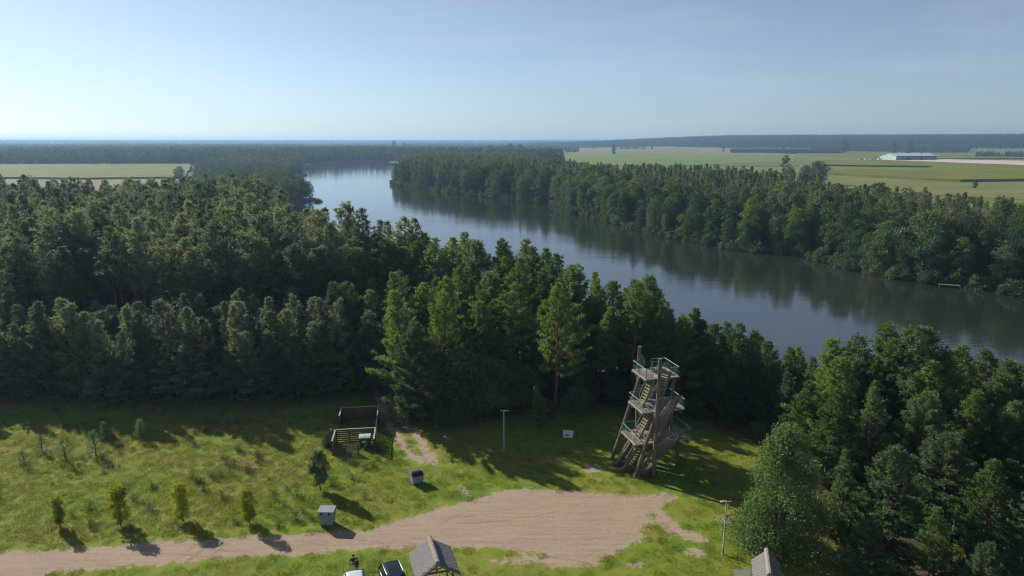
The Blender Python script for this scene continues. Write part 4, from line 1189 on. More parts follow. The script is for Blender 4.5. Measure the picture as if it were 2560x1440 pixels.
# stairs
def flight(u0, z0, u1, z1, wa, wb, n):
    for w in (wa - .03, wb + .03):
        stick('stringer', (u0, w, z0 - .05), (u1, w, z1 - .05), .06, .24, 'tread', tower)
    for i in range(n):
        t = (i + .6) / n; u, z = u0 + (u1 - u0) * t, z0 + (z1 - z0) * t
        stick('tread', (u, wa, z), (u, wb, z), .27, .06, 'tread', tower)
    for w in (wa - .06, wb + .06):
        mb = MB(); mb.tube([(u0, w, z0 + .95), (u1, w, z1 + .95)], .028, 6)
        for t in (0.05, .5, .95): mb.tube([(u0 + (u1-u0)*t, w, z0 + (z1-z0)*t), (u0 + (u1-u0)*t, w, z0 + (z1-z0)*t + .95)], .02, 5)
        mb.build('stair_rail', M['rail_top'], tower)
flight(-2.55, .05, -.4, 3.5, -.42, .52, 12)
flight(-1.75, 3.55, .05, 7.0, -.52, .42, 11)
flight(-1.45, 7.05, .05, 10.6, -.42, .52, 11)
# small notice on the lowest sail
sg = MB().box((-.82, -2.86, 1.82), (.42, .03, .34)).build('notice_board', M['sign_white'], tower, label='small white printed notice')
for k, (zz, ln) in enumerate([(1.92, .30), (1.86, .34), (1.80, .26), (1.74, .32)]):
    MB().box((-.82 - (.34 - ln) / 2, -2.878, zz), (ln, .004, .025)).build('print_line', M['sign_ink'], sg)
# ------------------------------------------------------------------ wooden pen with the green bin
M['pen_wood'] = simple('dark_pen_boards', (0.120, 0.085, 0.058), (0.070, 0.050, 0.036), 3, .85, bump=.3)
M['pen_cap'] = simple('pale_cap_boards', (0.36, 0.33, 0.30), (0.25, 0.23, 0.21), 4, .8)
M['pen_slat'] = simple('pale_slats', (0.22, 0.185, 0.13), (0.12, 0.10, 0.07), 4, .85)
pen = empty('wooden_pen', (-20.3, 72.0, hz(-20.3, 72.0)), math.atan2(.6, 4.4))
tag(pen, 'dark wooden board enclosure for waste bins beside the wheel track', 'enclosure')
PW, PD, PM = 4.45, 10.0, 3.15
def wall(a, b, h, n, mat='pen_wood', posts=2):
    for i in range(n):
        z = .12 + (h - .2) * i / (n - 1)
        stick('board', (a[0], a[1], z + .02), (b[0], b[1], z + .02), .03, (h / n) * .70, mat, pen)
    for i in range(posts):
        t = i / (posts - 1); x, y = a[0] + (b[0] - a[0]) * t, a[1] + (b[1] - a[1]) * t
        stick('post', (x, y, -.1), (x, y, h + .02), .11, .11, 'pen_wood', pen)
def cap(a, b, h, m='pen_cap'): stick('cap_board', (a[0], a[1], h + .06), (b[0], b[1], h + .06), .17, .05, m, pen)
wall((0, PD), (PW, PD), 1.7, 7, posts=4); cap((0, PD), (PW, PD), 1.7)
wall((0, PM), (PW, PM), 1.7, 7, posts=4); cap((0, PM), (PW, PM), 1.7)
wall((PW + .1, 0), (PW + .1, PD), 1.7, 7, posts=6); cap((PW + .1, 0), (PW + .1, PM), 1.7); cap((PW + .1, PD - 3.2), (PW + .1, PD), 1.7)
wall((-.1, 0), (-.1, PM), 1.7, 7, posts=3); cap((-.1, 0), (-.1, PM), 1.7)
wall((-.1, PD - 2.6), (-.1, PD), 1.7, 7, posts=2); cap((-.1, PD - 2.6), (-.1, PD), 1.7)
wall((1.35, -.05), (2.75, -.05), 1.25, 8, 'pen_slat'); wall((.05, -.02), (1.25, -.02), .9, 6, 'pen_wood')
stick('brace', (2.9, -.1, .1), (3.8, -.1, 1.3), .07, .03, 'pen_slat', pen)

M['bin_green'] = simple('dark_green_plastic', (0.020, 0.090, 0.060), (0.015, 0.065, 0.045), 5, .5)
M['lid_grey'] = simple('pale_grey_lid', (0.46, 0.50, 0.52), (0.38, 0.42, 0.44), 5, .5)
M['sticker'] = simple('yellow_sticker', (0.55, 0.60, 0.05), (0.45, 0.50, 0.05), 8, .5)
M['rubber'] = simple('black_rubber', (0.02, 0.02, 0.02), None, 5, .8)
bx_ = empty('waste_container', (-17.15, 74.15, hz(-17, 74)), R(6))
tag(bx_, 'dark green wheeled bin with pale grey lid inside the wooden pen', 'bin')
MB().hexa([(-.56,-.42,.18),(.56,-.42,.18),(.56,.42,.18),(-.56,.42,.18),(-.65,-.52,1.28),(.65,-.52,1.28),(.65,.52,1.28),(-.65,.52,1.28)]).build('body', M['bin_green'], bx_, bevel=.03)
lid = MB()
for s in (-1, 1): lid.prism([(-.55, 1.30), (-.55, 1.36), (-.3, 1.47), (.3, 1.49), (.56, 1.42), (.56, 1.30)], 'x', s * .015, s * .67)
lid.build('lid', M['lid_grey'], bx_, bevel=.015)
MB().box((-.05, -.512, .86), (.5, .012, .26), Matrix.Rotation(-.09, 3, 'X')).build('sticker', M['sticker'], bx_)
for sx in (-.45, .45):
    for sy in (-.32, .32): MB().tube([(sx - .03, sy, .09), (sx + .03, sy, .09)], .09, 12).build('wheel', M['rubber'], bx_)

# ------------------------------------------------------------------ grey glass container by the road
M['grey_steel'] = simple('pale_grey_steel', (0.27, 0.30, 0.335), (0.19, 0.215, 0.245), 3, .5, bump=.05)
M['grey_steel2'] = simple('worn_grey_plastic', (0.30, 0.34, 0.37), (0.19, 0.22, 0.25), 4, .5)
M['black_hole'] = simple('black_opening', (0.012, 0.012, 0.014), None, 4, .8)
x_, y_ = at(816, 1317)
cn = empty('recycling_container', (x_, y_ + .45, hz(x_, y_)), R(-1))
tag(cn, 'grey recycling container with two round holes at the road edge', 'container')
MB().hexa([(-.60,-.42,.10),(.60,-.42,.10),(.60,.42,.10),(-.60,.42,.10),(-.70,-.52,1.22),(.70,-.52,1.22),(.70,.52,1.22),(-.70,.52,1.22)]).build('body', M['grey_steel'], cn, bevel=.03)
hd = MB().prism([(-.55, 1.20), (-.50, 1.46), (.50, 1.52), (.55, 1.20)], 'x', -.72, .72).build('head', M['grey_steel2'], cn, bevel=.02)
MB().box((0, .02, 1.535), (1.52, 1.12, .05), Matrix.Rotation(.06, 3, 'X')).build('roof', M['grey_steel'], cn, bevel=.01)
for sx in (-.36, .34):
    MB().tube([(sx, -.50, 1.335), (sx, -.56, 1.325)], .115, 16).build('opening', M['black_hole'], cn)
    MB().tube([(sx, -.528, 1.330), (sx, -.550, 1.326)], .135, 16).build('rim', M['grey_steel'], cn)
for sx in (-.5, .5): MB().box((sx, 0, .06), (.12, .8, .12)).build('skid', M['rubber'], cn)
for sx in (-.35, 0, .35): MB().box((sx, -.482, .66), (.03, .02, .95), Matrix.Rotation(.09, 3, 'X')).build('rib', M['grey_steel2'], cn)

# ------------------------------------------------------------------ drum-lidded waste container on the grass
x_, y_ = at(1040, 1214)
dc = empty('waste_container', (x_ - .02, y_ + .55, hz(x_, y_)), R(30))
tag(dc, 'grey rubbish container with round sliding lid standing on the grass', 'container')
MB().hexa([(-.55,-.46,.16),(.55,-.46,.16),(.55,.46,.16),(-.55,.46,.16),(-.60,-.55,.92),(.60,-.55,.92),(.60,.55,.92),(-.60,.55,.92)]).build('body', M['grey_steel2'], dc, bevel=.03)
arc = [(.55 * math.cos(t), .92 + .47 * math.sin(t)) for t in np.linspace(0, math.pi, 13)]
for sx in (-1, 1):
    MB().prism([(p * 1.0, q) for p, q in arc], 'x', sx * .57, sx * .66).build('end_cheek', M['grey_steel'], dc, bevel=.01)
    for t in np.linspace(.3, 2.84, 6): MB().bar((sx * .665, 0, .93), (sx * .665, .48 * math.cos(t), .92 + .40 * math.sin(t)), .03, .03).build('spoke', M['grey_steel2'], dc)
lidm = MB()
arc2 = [(.52 * math.cos(t), .92 + .44 * math.sin(t)) for t in np.linspace(.1, math.pi - .1, 13)]
lidm.prism(arc2 + [(-.3, .93), (.3, .93)], 'x', -.57, .57).build('lid', M['rubber'], dc)
for sx in (-.45, .45):
    for sy in (-.36, .36): MB().tube([(sx - .03, sy, .09), (sx + .03, sy, .09)], .09, 12).build('wheel', M['rubber'], dc)
MB().tube([(-.5, -.60, .98), (.5, -.60, .98)], .02, 6).build('handle', M['grey_steel'], dc)

# ------------------------------------------------------------------ white block
M['whitewash'] = simple('white_painted_concrete', (0.78, 0.78, 0.76), (0.62, 0.62, 0.60), 5, .8, bump=.2)
x_, y_ = at(1421, 1095)
wb = empty('concrete_block', (x_, y_ + .35, hz(x_, y_)), R(-4))
tag(wb, 'small white concrete block on the shaded grass behind the lamp', 'block')
MB().box((0, 0, .33), (1.2, .62, .66)).build('body', M['whitewash'], wb, bevel=.04)
MB().box((0, .02, .69), (1.28, .68, .07)).build('cover', M['whitewash'], wb, bevel=.015)
MB().box((-.15, -.315, .36), (.42, .02, .26)).build('plate', M['grey_steel'], wb)

# ------------------------------------------------------------------ lamp posts
M['galv'] = simple('galvanised_pole', (0.50, 0.53, 0.56), (0.40, 0.43, 0.46), 3, .45, metal=.3)
M['lamp_glass'] = simple('lamp_glass', (0.75, 0.78, 0.80), None, 3, .3)
def lamp(px, py, rz, lab):
    x, y = at(px, py); e = empty('lamp_post', (x, y, hz(x, y)), rz)
    tag(e, lab, 'lamp', 'lamp posts at the turning place')
    MB().lathe([(.085, 0), (.085, .9), (.06, .95), (.05, 4.9), (.045, 5.0)], 12).build('pole', M['galv'], e, smooth=True)
    MB().lathe([(.15, 0), (.15, .03), (.10, .05)], 12).build('foot_plate', M['galv'], e)
    MB().bar((-.15, 0, 4.97), (.42, 0, 5.0), .05, .05).build('arm', M['galv'], e)
    h = MB().prism([(-.55, 4.98), (-.53, 5.03), (-.2, 5.06), (.02, 5.04), (.02, 4.98)], 'y', -.09, .09).build('lamp_head', M['galv'], e, bevel=.015)
    MB().box((-.35, 0, 4.972), (.30, .13, .016)).build('lens', M['lamp_glass'], h)
lamp(1260, 1127, R(178), 'thin grey lamp post in the shade before the wood edge')
lamp(1807, 1385, R(4), 'thin grey lamp post in the sun beside the big pale willow')

# ------------------------------------------------------------------ shelters with grey shingled roofs
M['shingle'] = simple('grey_shingles', (0.25, 0.24, 0.235), (0.11, 0.105, 0.105), 9, .9, bump=.6, stretch=(1, 3, 1))
M['ridge_cap'] = simple('ridge_thatch', (0.33, 0.30, 0.25), (0.18, 0.16, 0.135), 14, .95, bump=.8)
M['post_wood'] = simple('brown_post_wood', (0.28, 0.19, 0.11), (0.17, 0.11, 0.065), 4, .85)
def shelter(cx, cy, rz, W, L, ze, zr, lab):
    e = empty('picnic_shelter', (cx, cy, hz(cx, cy)), rz)
    tag(e, lab, 'shelter', 'shingle-roofed shelters by the road')
    g = random.Random(int(cx * 10) + 50)
    n = 9; m = 17
    shared = {}
    for s in (-1, 1):
        th = math.atan2(zr - ze, W / 2); run = math.hypot(W / 2, zr - ze)
        ro = link('roof', MB().add([(0, -L/2, zr - .05), (0, L/2, zr - .05), (s*W/2, L/2, ze - .05), (s*W/2, -L/2, ze - .05), (0, -L/2, zr - .19), (0, L/2, zr - .19), (s*W/2, L/2, ze - .19), (s*W/2, -L/2, ze - .19)],
                    [(0,1,2,3),(4,7,6,5),(0,4,5,1),(1,5,6,2),(2,6,7,3),(3,7,4,0)]).mesh('roof_side', M['shingle']), e)
        for i in range(n):                       # courses of shingles from the eave up, each overlapping the one below
            d0 = run * (1 - i / n) + .02; d1 = run * (1 - (i + 1.25) / n)
            for j in range(m):
                y0 = -L/2 - .03 + (L + .06) * (j + (.5 if i % 2 else 0) * .9) / m; y1 = min(y0 + (L + .06) / m - .012, L/2 + .03)
                if y1 - y0 < .05: continue
                dd = d0 + g.uniform(-.02, .03); lift = .075 + g.uniform(0, .02)
                a = Vector((s * dd * math.cos(th), y0, zr - dd * math.sin(th) + lift)); b = Vector((s * max(d1, .02) * math.cos(th), y0, zr - max(d1, .02) * math.sin(th) + .008))
                yv = Vector((0, y1 - y0, 0)); t = Vector((0, 0, .02))
                shared.setdefault(s, MB()).hexa([a - t, a + yv - t, b + yv - t, b - t, a + t, a + yv + t, b + yv + t, b + t])
        so = shared[s].build('shingles', M['shingle'], ro); so['kind'] = 'stuff'
    pts = [(0, y, zr + .07 + .012 * math.sin(y * 5)) for y in np.linspace(-L/2 - .08, L/2 + .08, 12)]
    MB().tube(pts, [.21 + g.uniform(-.015, .015) for _ in pts], 10).build('ridge', M['ridge_cap'], e)
    for y in (-L/2 - .04, L/2 + .04):
        for s in (-1, 1): MB().tube([(0, y, zr - .08), (s * W/4, y, (zr+ze)/2 - .08), (s * W/2, y, ze - .09)], [.10, .115, .10], 8).build('verge', M['ridge_cap'] if False else M['shingle'], e)
    for sx in (-1, 1):
        for sy in (-1, 1):
            x, y = sx * (W/2 - .45), sy * (L/2 - .45)
            MB().tube([(x, y, -.1), (x, y, ze + .12)], .085, 8).build('post', M['post_wood'], e)
            MB().bar((x, y, ze - .55), (x - sx * .55, y, ze + .12), .07, .07).build('brace', M['post_wood'], e)
        MB().bar((sx * (W/2 - .45), -L/2 + .2, ze + .10), (sx * (W/2 - .45), L/2 - .2, ze + .10), .12, .12).build('plate_beam', M['post_wood'], e)
    for sy in (-1, 1):
        y = sy * (L/2 - .45)
        MB().bar((-(W/2 - .3), y, ze + .02), (W/2 - .3, y, ze + .02), .11, .12).build('tie_beam', M['post_wood'], e)
        MB().bar((0, y, ze), (0, y, zr - .2), .11, .11).build('king_post', M['post_wood'], e)
        for s in (-1, 1): MB().bar((0, y, ze + .25), (s * .7, y, zr - .62), .07, .07).build('strut', M['post_wood'], e)
    tb = empty('picnic_table', (cx, cy, hz(cx, cy)), rz)
    tag(tb, 'rough wooden table under the ' + ('larger' if W > 3.2 else 'smaller') + ' shingle-roofed shelter', 'table')
    for k in range(4): stick('table_plank', (-.36 + .24 * k, -.85, .74), (-.36 + .24 * k, .85, .74), .22, .05, 'post_wood', tb)
    for sy in (-.6, .6):
        MB().bar((-.35, sy, 0), (.2, sy, .72), .08, .1).build('leg', M['post_wood'], tb); MB().bar((.35, sy + .09, 0), (-.2, sy + .09, .72), .08, .1).build('leg', M['post_wood'], tb)
    for s in (-1, 1):
        stick('bench_plank', (s * .75, -.85, .44), (s * .75, .85, .44), .28, .05, 'post_wood', tb)
        for sy in (-.6, .6): MB().bar((s * .75, sy, 0), (s * .75, sy, .415), .09, .2).build('leg', M['post_wood'], tb)
    return e
shelter(-6.2, 48.4, R(17), 3.45, 3.5, 2.25, 3.35, 'large grey shingle-roofed shelter beside the black car')
shelter(19.75, 47.0, R(-16), 2.1, 3.2, 2.2, 3.2, 'small grey shingle-roofed shelter under the big pale willow')
pad = MB(); cx, cy = at(1858, 1432); pad.prism([(cx - .9, cy - 1.6), (cx + .9, cy - 1.5), (cx + 1.0, cy + .5), (cx - .7, cy + .45)], 'z', hz(cx, cy) - .05, hz(cx, cy) + .04)
tag(pad.build('paved_pad', simple('grey_paving', (0.22, 0.21, 0.17), (0.16, 0.15, 0.12), 5, .9)), 'small grey paved pad beside the smaller shelter', kind='structure')

# ------------------------------------------------------------------ cars
M['glass_dark'] = simple('dark_car_glass', (0.012, 0.018, 0.024), (0.010, 0.014, 0.018), 2, .10, spec=.35)
M['chrome'] = simple('roof_rail_metal', (0.62, 0.63, 0.66), (0.52, 0.53, 0.56), 3, .3, metal=.7)
M['rim'] = simple('alloy_rim', (0.45, 0.45, 0.47), None, 4, .35, metal=.8)
M['red_lamp'] = simple('red_tail_lamp', (0.35, 0.02, 0.02), None, 3, .25)
M['clear_lamp'] = simple('clear_head_lamp', (0.6, 0.62, 0.65), None, 3, .15)
M['plate'] = simple('number_plate', (0.75, 0.75, 0.72), None, 3, .5)
def car_paint(name, c):
    m, n, l, b = new_mat(name); b.inputs['Base Color'].default_value = (*c, 1); b.inputs['Roughness'].default_value = .28
    b.inputs['Coat Weight'].default_value = .35; b.inputs['Coat Roughness'].default_value = .08; b.inputs['Specular IOR Level'].default_value = .3
    t = _noise(n, l, 40, 2); _bump(n, l, t.outputs[0], .01, .01, b)
    return m
def loft(st, name, mat, parent, smooth=True, label=None):
    """stations (y, [(x, z) half outline from bottom centre to top centre]) mirrored into a closed hull"""
    mb = MB(); k = len(st[0][1]); ring = 2 * k
    V = []
    for y, h in st: V += [(x, y, z) for x, z in h] + [(-x, y, z) for x, z in reversed(h)]
    F = []
    for i in range(len(st) - 1):
        for j in range(ring): F.append((i*ring+j, i*ring+(j+1) % ring, (i+1)*ring+(j+1) % ring, (i+1)*ring+j))
    F.append(tuple(range(ring - 1, -1, -1))); F.append(tuple(range((len(st)-1)*ring, len(st)*ring)))
    mb.add(V, F)
    return mb.build(name, mat, parent, smooth=smooth, label=label)
def car(x, y, ang, paint, suv, lab, name='parked_car'):
    """front towards local -y"""
    e = empty(name, (x, y, hz(x, y) + .0), ang); tag(e, lab, 'car', 'cars parked on the grass')
    L, W, Hh = (4.6, .93, 1.66) if suv else (4.25, .88, 1.46)
    zb = .98 if suv else .88
    def sec(w, zl, zt): return [(0, zl), (w * .86, zl), (w * .97, zl + .14), (w, (zl + zt) / 2), (w * .96, zt - .05), (w * .90, zt), (0, zt + .02)]
    l2 = L / 2
    loft([(-l2, sec(W * .70, .34, .62)), (-l2 + .12, sec(W * .86, .24, .74)), (-l2 + .5, sec(W * .97, .22, .84 if suv else .78)), (-l2 + 1.15, sec(W, .22, zb - .04)), (-.2, sec(W, .22, zb)), (l2 - .9, sec(W, .22, zb + .04)), (l2 - .25, sec(W * .96, .24, zb + .05)), (l2 - .04, sec(W * .88, .30, zb)), (l2, sec(W * .80, .38, zb - .18))], 'body', paint, e)
    def cs(w0, w1, z0, z1): return [(0, z0), (w0, z0), (w0 * .5 + w1 * .5 + .02, (z0 + z1) / 2), (w1 + .03, z1 - .09), (w1 - .06, z1 - .015), (w1 * .5, z1 + .012), (0, z1 + .02)]
    roof_a, roof_b = -l2 + 1.95, l2 - (.62 if suv else .95)
    gl = loft([(-l2 + 1.10, cs(W * .88, W * .80, zb - .06, zb)), (roof_a, cs(W * .92, W * .72, zb - .06, Hh - .03)), (0.1, cs(W * .93, W * .75, zb - .06, Hh)), (roof_b, cs(W * .92, W * .72, zb - .06, Hh - .03)), (l2 - (.16 if suv else .28), cs(W * .86, W * .74, zb - .06, zb + .12))], 'greenhouse', M['glass_dark'], e, label='dark tinted windows')
    # painted roof skin
    rs = MB(); N_ = 9; V = []; F = []
    ys = np.linspace(roof_a + .02, roof_b - .02, N_); xs = np.linspace(-1, 1, 9)
    for yy in ys:
        for xx in xs:
            w = W * (.745 - .02 * ((yy - .1) / 1.5) ** 2) + .015
            V.append((xx * w, yy, Hh + .035 - .055 * xx ** 4 - .012 * xx * xx - .03 * ((yy - .1) / 1.4) ** 2))
    for i in range(N_ - 1):
        for j in range(8): F.append((i*9+j, i*9+j+1, (i+1)*9+j+1, (i+1)*9+j))
    rs.add(V, F); ro = rs.build('roof', paint, e, smooth=True)
    sm = ro.modifiers.new('thick', 'SOLIDIFY'); sm.thickness = .03
    if suv:
        MB().box((0, .05, Hh + .046), (W * .95, 1.25, .012)).build('sunroof', M['glass_dark'], ro)
    for s in (-1, 1):
        if suv:
            MB().tube([(s * W * .70, roof_a + .1, Hh + .01), (s * W * .71, roof_a + .25, Hh + .07), (s * W * .715, .1, Hh + .085), (s * W * .71, roof_b - .2, Hh + .065), (s * W * .70, roof_b - .05, Hh)], .022, 6).build('roof_rail', M['chrome'], e, smooth=True)
        mr = MB().box((s * (W + .12), -l2 + 1.55, zb + .10), (.22, .12, .16)).build('mirror', paint, e, bevel=.03)
        # pillars
        for y0, y1, z0, z1 in ((-l2 + 1.12, roof_a, zb, Hh - .02), (l2 - .3, roof_b, zb + .05, Hh - .02)):
            MB().bar((s * W * .89, y0, z0), (s * W * .735, y1, z1), .06, .05).build('pillar', paint, e)
        MB().bar((s * (W * .935), .15, zb - .04), (s * (W * .775), .12, Hh - .05), .03, .10, up=(0, 1, 0)).build('pillar', M['rubber'], e)
        for yy in (-l2 + .85, l2 - .85):
            wh = MB().tube([(s * (W - .20), yy, .34), (s * (W + .005), yy, .34)], .34, 20).build('wheel', M['rubber'], e)
            MB().tube([(s * (W - .02), yy, .34), (s * (W + .012), yy, .34)], .22, 14).build('rim', M['rim'], wh)
        MB().box((s * W * .80, l2 - .04, zb - .08), (.24, .10, .20)).build('tail_lamp', M['red_lamp'], e, bevel=.02)
        MB().box((s * W * .70, -l2 + .16, .66), (.34, .16, .13)).build('headlight', M['clear_lamp'], e, bevel=.02)
        MB().box((s * (W + .005), -.35, zb - .18), (.03, .20, .03)).build('door_handle', M['chrome'] if suv else paint, e)
    MB().box((0, l2 + .002, .72), (.52, .02, .12)).build('number_plate', M['plate'], e)
    return e
M['black_paint'] = car_paint('black_blue_paint', (0.012, 0.018, 0.028)); M['silver_paint'] = car_paint('pale_blue_silver_paint', (0.50, 0.60, 0.64))
HEAD = math.atan2(.40, .92)
car(-9.25, 47.95, HEAD, M['black_paint'], True, 'black car with silver roof rails parked beside the large shelter')
car(-12.25, 47.35, HEAD - .12, M['silver_paint'], False, 'pale silver-blue car cut by the picture edge beside the black car')

# ------------------------------------------------------------------ two people standing close together
M['skin'] = simple('skin', (0.50, 0.32, 0.23), (0.44, 0.27, 0.19), 6, .6)
M['black_cloth'] = simple('black_cloth', (0.018, 0.018, 0.022), (0.012, 0.012, 0.015), 8, .9)
M['dark_cloth'] = simple('dark_purple_cloth', (0.045, 0.035, 0.050), (0.030, 0.024, 0.034), 8, .9)
M['tan_cloth'] = simple('tan_trousers', (0.30, 0.19, 0.11), (0.22, 0.14, 0.08), 8, .9)
M['pale_cloth'] = simple('pale_jeans', (0.42, 0.45, 0.48), (0.32, 0.35, 0.38), 8, .9)
M['hair'] = simple('dark_hair', (0.020, 0.014, 0.010), None, 12, .6)
M['shoe'] = simple('dark_shoes', (0.05, 0.045, 0.04), None, 6, .7)
def person(x, y, rz, Ht, arms, mats, label, sway=0.0):
    """one skin-grown body; materials by region; hair as a child"""
    s = Ht / 1.75
    J = {'pelvis': (0, 0, .95, .125), 'waist': (sway, 0, 1.10, .115), 'chest': (sway * 1.4, .01, 1.32, .145), 'neck': (sway * 1.5, 0, 1.48, .058), 'chin': (sway * 1.5, -.015, 1.55, .075), 'head': (sway * 1.6, -.01, 1.655, .098), 'crown': (sway * 1.6, .0, 1.72, .06)}
    Ed = [('pelvis', 'waist'), ('waist', 'chest'), ('chest', 'neck'), ('neck', 'chin'), ('chin', 'head'), ('head', 'crown')]
    for sd, S in ((1, 'l'), (-1, 'r')):
        el, ha = arms[S]
        J['hip' + S] = (sd * .095, 0, .90, .098); J['knee' + S] = (sd * .105, -.02, .50, .060); J['ank' + S] = (sd * .11, .02, .09, .042); J['toe' + S] = (sd * .13, -.15, .035, .032)
        J['sho' + S] = (sd * .185 + sway * 1.4, 0, 1.405, .064); J['elb' + S] = (*el, .045); J['wri' + S] = (*ha, .032)
        Ed += [('pelvis', 'hip' + S), ('hip' + S, 'knee' + S), ('knee' + S, 'ank' + S), ('ank' + S, 'toe' + S), ('chest', 'sho' + S), ('sho' + S, 'elb' + S), ('elb' + S, 'wri' + S)]
        hv = (Vector(ha) - Vector(el)).normalized(); sv = hv.cross(Vector((0, 0, 1)));  sv = sv.normalized() if sv.length > .1 else Vector((1, 0, 0))
        J['palm' + S] = (*(Vector(ha) + hv * .07), .034); Ed.append(('wri' + S, 'palm' + S))
        for q in range(4):
            base = Vector(ha) + hv * .10 + sv * (.024 * (q - 1.5)); k1 = base + hv * (.035 + .006 * (1 - abs(q - 1.5))); k2 = k1 + hv * .022 + Vector((0, 0, -.022))
            J['f%d%s' % (q, S)] = (*k1, .0095); J['g%d%s' % (q, S)] = (*k2, .0085)
            Ed += [('palm' + S, 'f%d%s' % (q, S)), ('f%d%s' % (q, S), 'g%d%s' % (q, S))]
        tb = Vector(ha) + hv * .045 - sv * .05; J['th' + S] = (*tb, .011); J['tt' + S] = (*(tb + hv * .04), .009); Ed += [('wri' + S, 'th' + S), ('th' + S, 'tt' + S)]
    names = list(J); me = bpy.data.meshes.new('body')
    me.from_pydata([tuple(c * s for c in J[n][:3]) for n in names], [(names.index(a), names.index(b)) for a, b in Ed], [])
    ob = bpy.data.objects.new('tmp_body', me); COL.objects.link(ob)
    md = ob.modifiers.new('skin', 'SKIN'); md.use_smooth_shade = True
    for i, n in enumerate(names):
        sv_ = me.skin_vertices[0].data[i]; r = J[n][3] * s; sv_.radius = (r * (1.25 if n in ('chest', 'waist', 'pelvis') else 1), r * (.80 if n in ('chest', 'waist', 'pelvis') else 1)); sv_.use_root = (n == 'pelvis')
    sb = ob.modifiers.new('sub', 'SUBSURF'); sb.levels = 1; sb.render_levels = 1
    bpy.context.view_layer.update()
    dg = bpy.context.evaluated_depsgraph_get(); out = bpy.data.meshes.new_from_object(ob.evaluated_get(dg)); out.name = 'body'
    bpy.data.objects.remove(ob)
    for m in mats: out.materials.append(M[m])          # skin, top, legs, shoe
    sleeve = {S: (Vector(J['sho' + S][:3]) + Vector(arms[S][0])) / 2 for S in 'lr'}
    for p in out.polygons:
        c = p.center / s; z = c.z
        k = 1
        if z > 1.47: k = 0
        elif z < .085: k = 3
        elif z < .92 and abs(c.x) < .26 and c.y > -.22: k = 2
        for S in 'lr':
            if min((c - Vector(arms[S][0])).length, (c - Vector(arms[S][1])).length, (c - (Vector(arms[S][0]) + Vector(arms[S][1])) / 2).length) < .11 and abs(c.x) > .2: k = 0
            if (c - Vector(arms[S][1])).length < .2 and z < 1.47 and abs(c.x) > .12 and z > .7: k = 0
        p.material_index = k; p.use_smooth = True
    o = link('person', out); o.location = (x, y, hz(x, y) + .01); o.rotation_euler = (0, 0, rz)
    tag(o, label, 'person')
    hc = Vector(J['head'][:3]) * s
    V = []; F = []
    for i in range(7):
        for j in range(12):
            th, ph = math.pi * .62 * i / 6, 2 * math.pi * j / 12
            back = 1 + .15 * math.sin(ph)
            V.append((hc.x + .108 * s * math.sin(th) * math.cos(ph), hc.y + .012 + .118 * s * back * math.sin(th) * math.sin(ph), hc.z + .03 * s + .095 * s * math.cos(th) - (.06 * s * max(0, math.sin(ph)) * (i / 6))))
    for i in range(6):
        for j in range(12): F.append((i*12+j, i*12+(j+1) % 12, (i+1)*12+(j+1) % 12, (i+1)*12+j))
    MB().add(V, F).build('hair', M['hair'], o, smooth=True)
    MB().box((hc.x, hc.y - .105 * s, hc.z - .005), (.022, .03, .04)).build('nose', M['skin'], o, bevel=.006)
    for sx in (-.035, .035): MB().lathe([(.004, -.006), (.010, 0), (.004, .006)], 8, (hc.x + sx, hc.y - .094 * s, hc.z + .02)).build('eye', M['hair'], o)
    for sx in (-.098, .098): MB().box((hc.x + sx * s, hc.y + .01, hc.z - .01), (.02, .035, .055)).build('ear', M['skin'], o, bevel=.006)
    MB().box((hc.x, hc.y - .088 * s, hc.z - .06), (.05, .012, .010)).build('mouth', M['red_lamp'], o)
    return o
px0, py0 = -12.95, 49.9
person(px0 - .10, py0 + .30, R(25), 1.80, {'l': ((.33, -.06, 1.18), (.30, -.26, 1.22)), 'r': ((-.36, .06, 1.16), (-.24, -.16, 1.02))}, ['skin', 'black_cloth', 'pale_cloth', 'shoe'], 'taller person in black top with bent elbow behind the other')
person(px0 + .20, py0 + .02, R(-35), 1.72, {'l': ((.30, .02, 1.14), (.34, -.18, .98)), 'r': ((-.30, -.04, 1.16), (-.20, -.22, 1.30))}, ['skin', 'dark_cloth', 'tan_cloth', 'shoe'], 'person in dark top and tan trousers standing in front of the other')

# ------------------------------------------------------------------ roadside saplings and meadow growth
for k, (px, py, ty, v, lab) in enumerate([(150, 1318, 1228, 0, 'slimmest yellow-green sapling at the road, nearest the picture corner'), (302, 1312, 1203, 1, 'bushy yellowing sapling, second along the road'), (457, 1302, 1205, 2, 'olive-yellow sapling, third along the road'), (624, 1308, 1210, 3, 'dark-cored sapling with brown-yellow rim, nearest the grey recycling container')]):
    x, y = at(px, py)
    plant('roadside%d' % v, 'roadside_tree', x, y, [3.2, 4.0, 3.75, 3.65][k] / 4.1, lab, 'tree', 'saplings along the road', leaf='yellow')
x, y = at(801, 1225)
plant('young_maple', 'roadside_tree', x, y, 1.0, 'silvery-green young tree standing on the meadow before the wooden pen', 'tree')
for k, (px, py, h, lab) in enumerate([(165, 1150, 2.5, 'larger of two pine saplings on the meadow edge, nearer the corner'), (240, 1138, 2.6, 'pine sapling right of the larger pair member on the meadow edge'), (270, 1098, 2.0, 'slim pine sapling in the shade behind the pair'), (352, 1098, 2.2, 'lone pine sapling in the shade of the young pines'), (62, 1160, 1.6, 'tiny pine sapling on the sunny meadow near the corner'), (105, 1128, 1.8, 'small pine sapling left of the pair'), (575, 1185, 1.1, 'tiny pine sapling in the middle of the sunny meadow'), (1372, 1048, 2.2, 'small pine sapling at the foot of the large bare-trunked pine')]):
    x, y = at(px, py)
    plant('pine_sapling%d' % (k % 2), 'pine_sapling', x, y, h / 2.6, lab, 'tree', 'pine saplings on the meadow')
x, y = at(838, 1118)
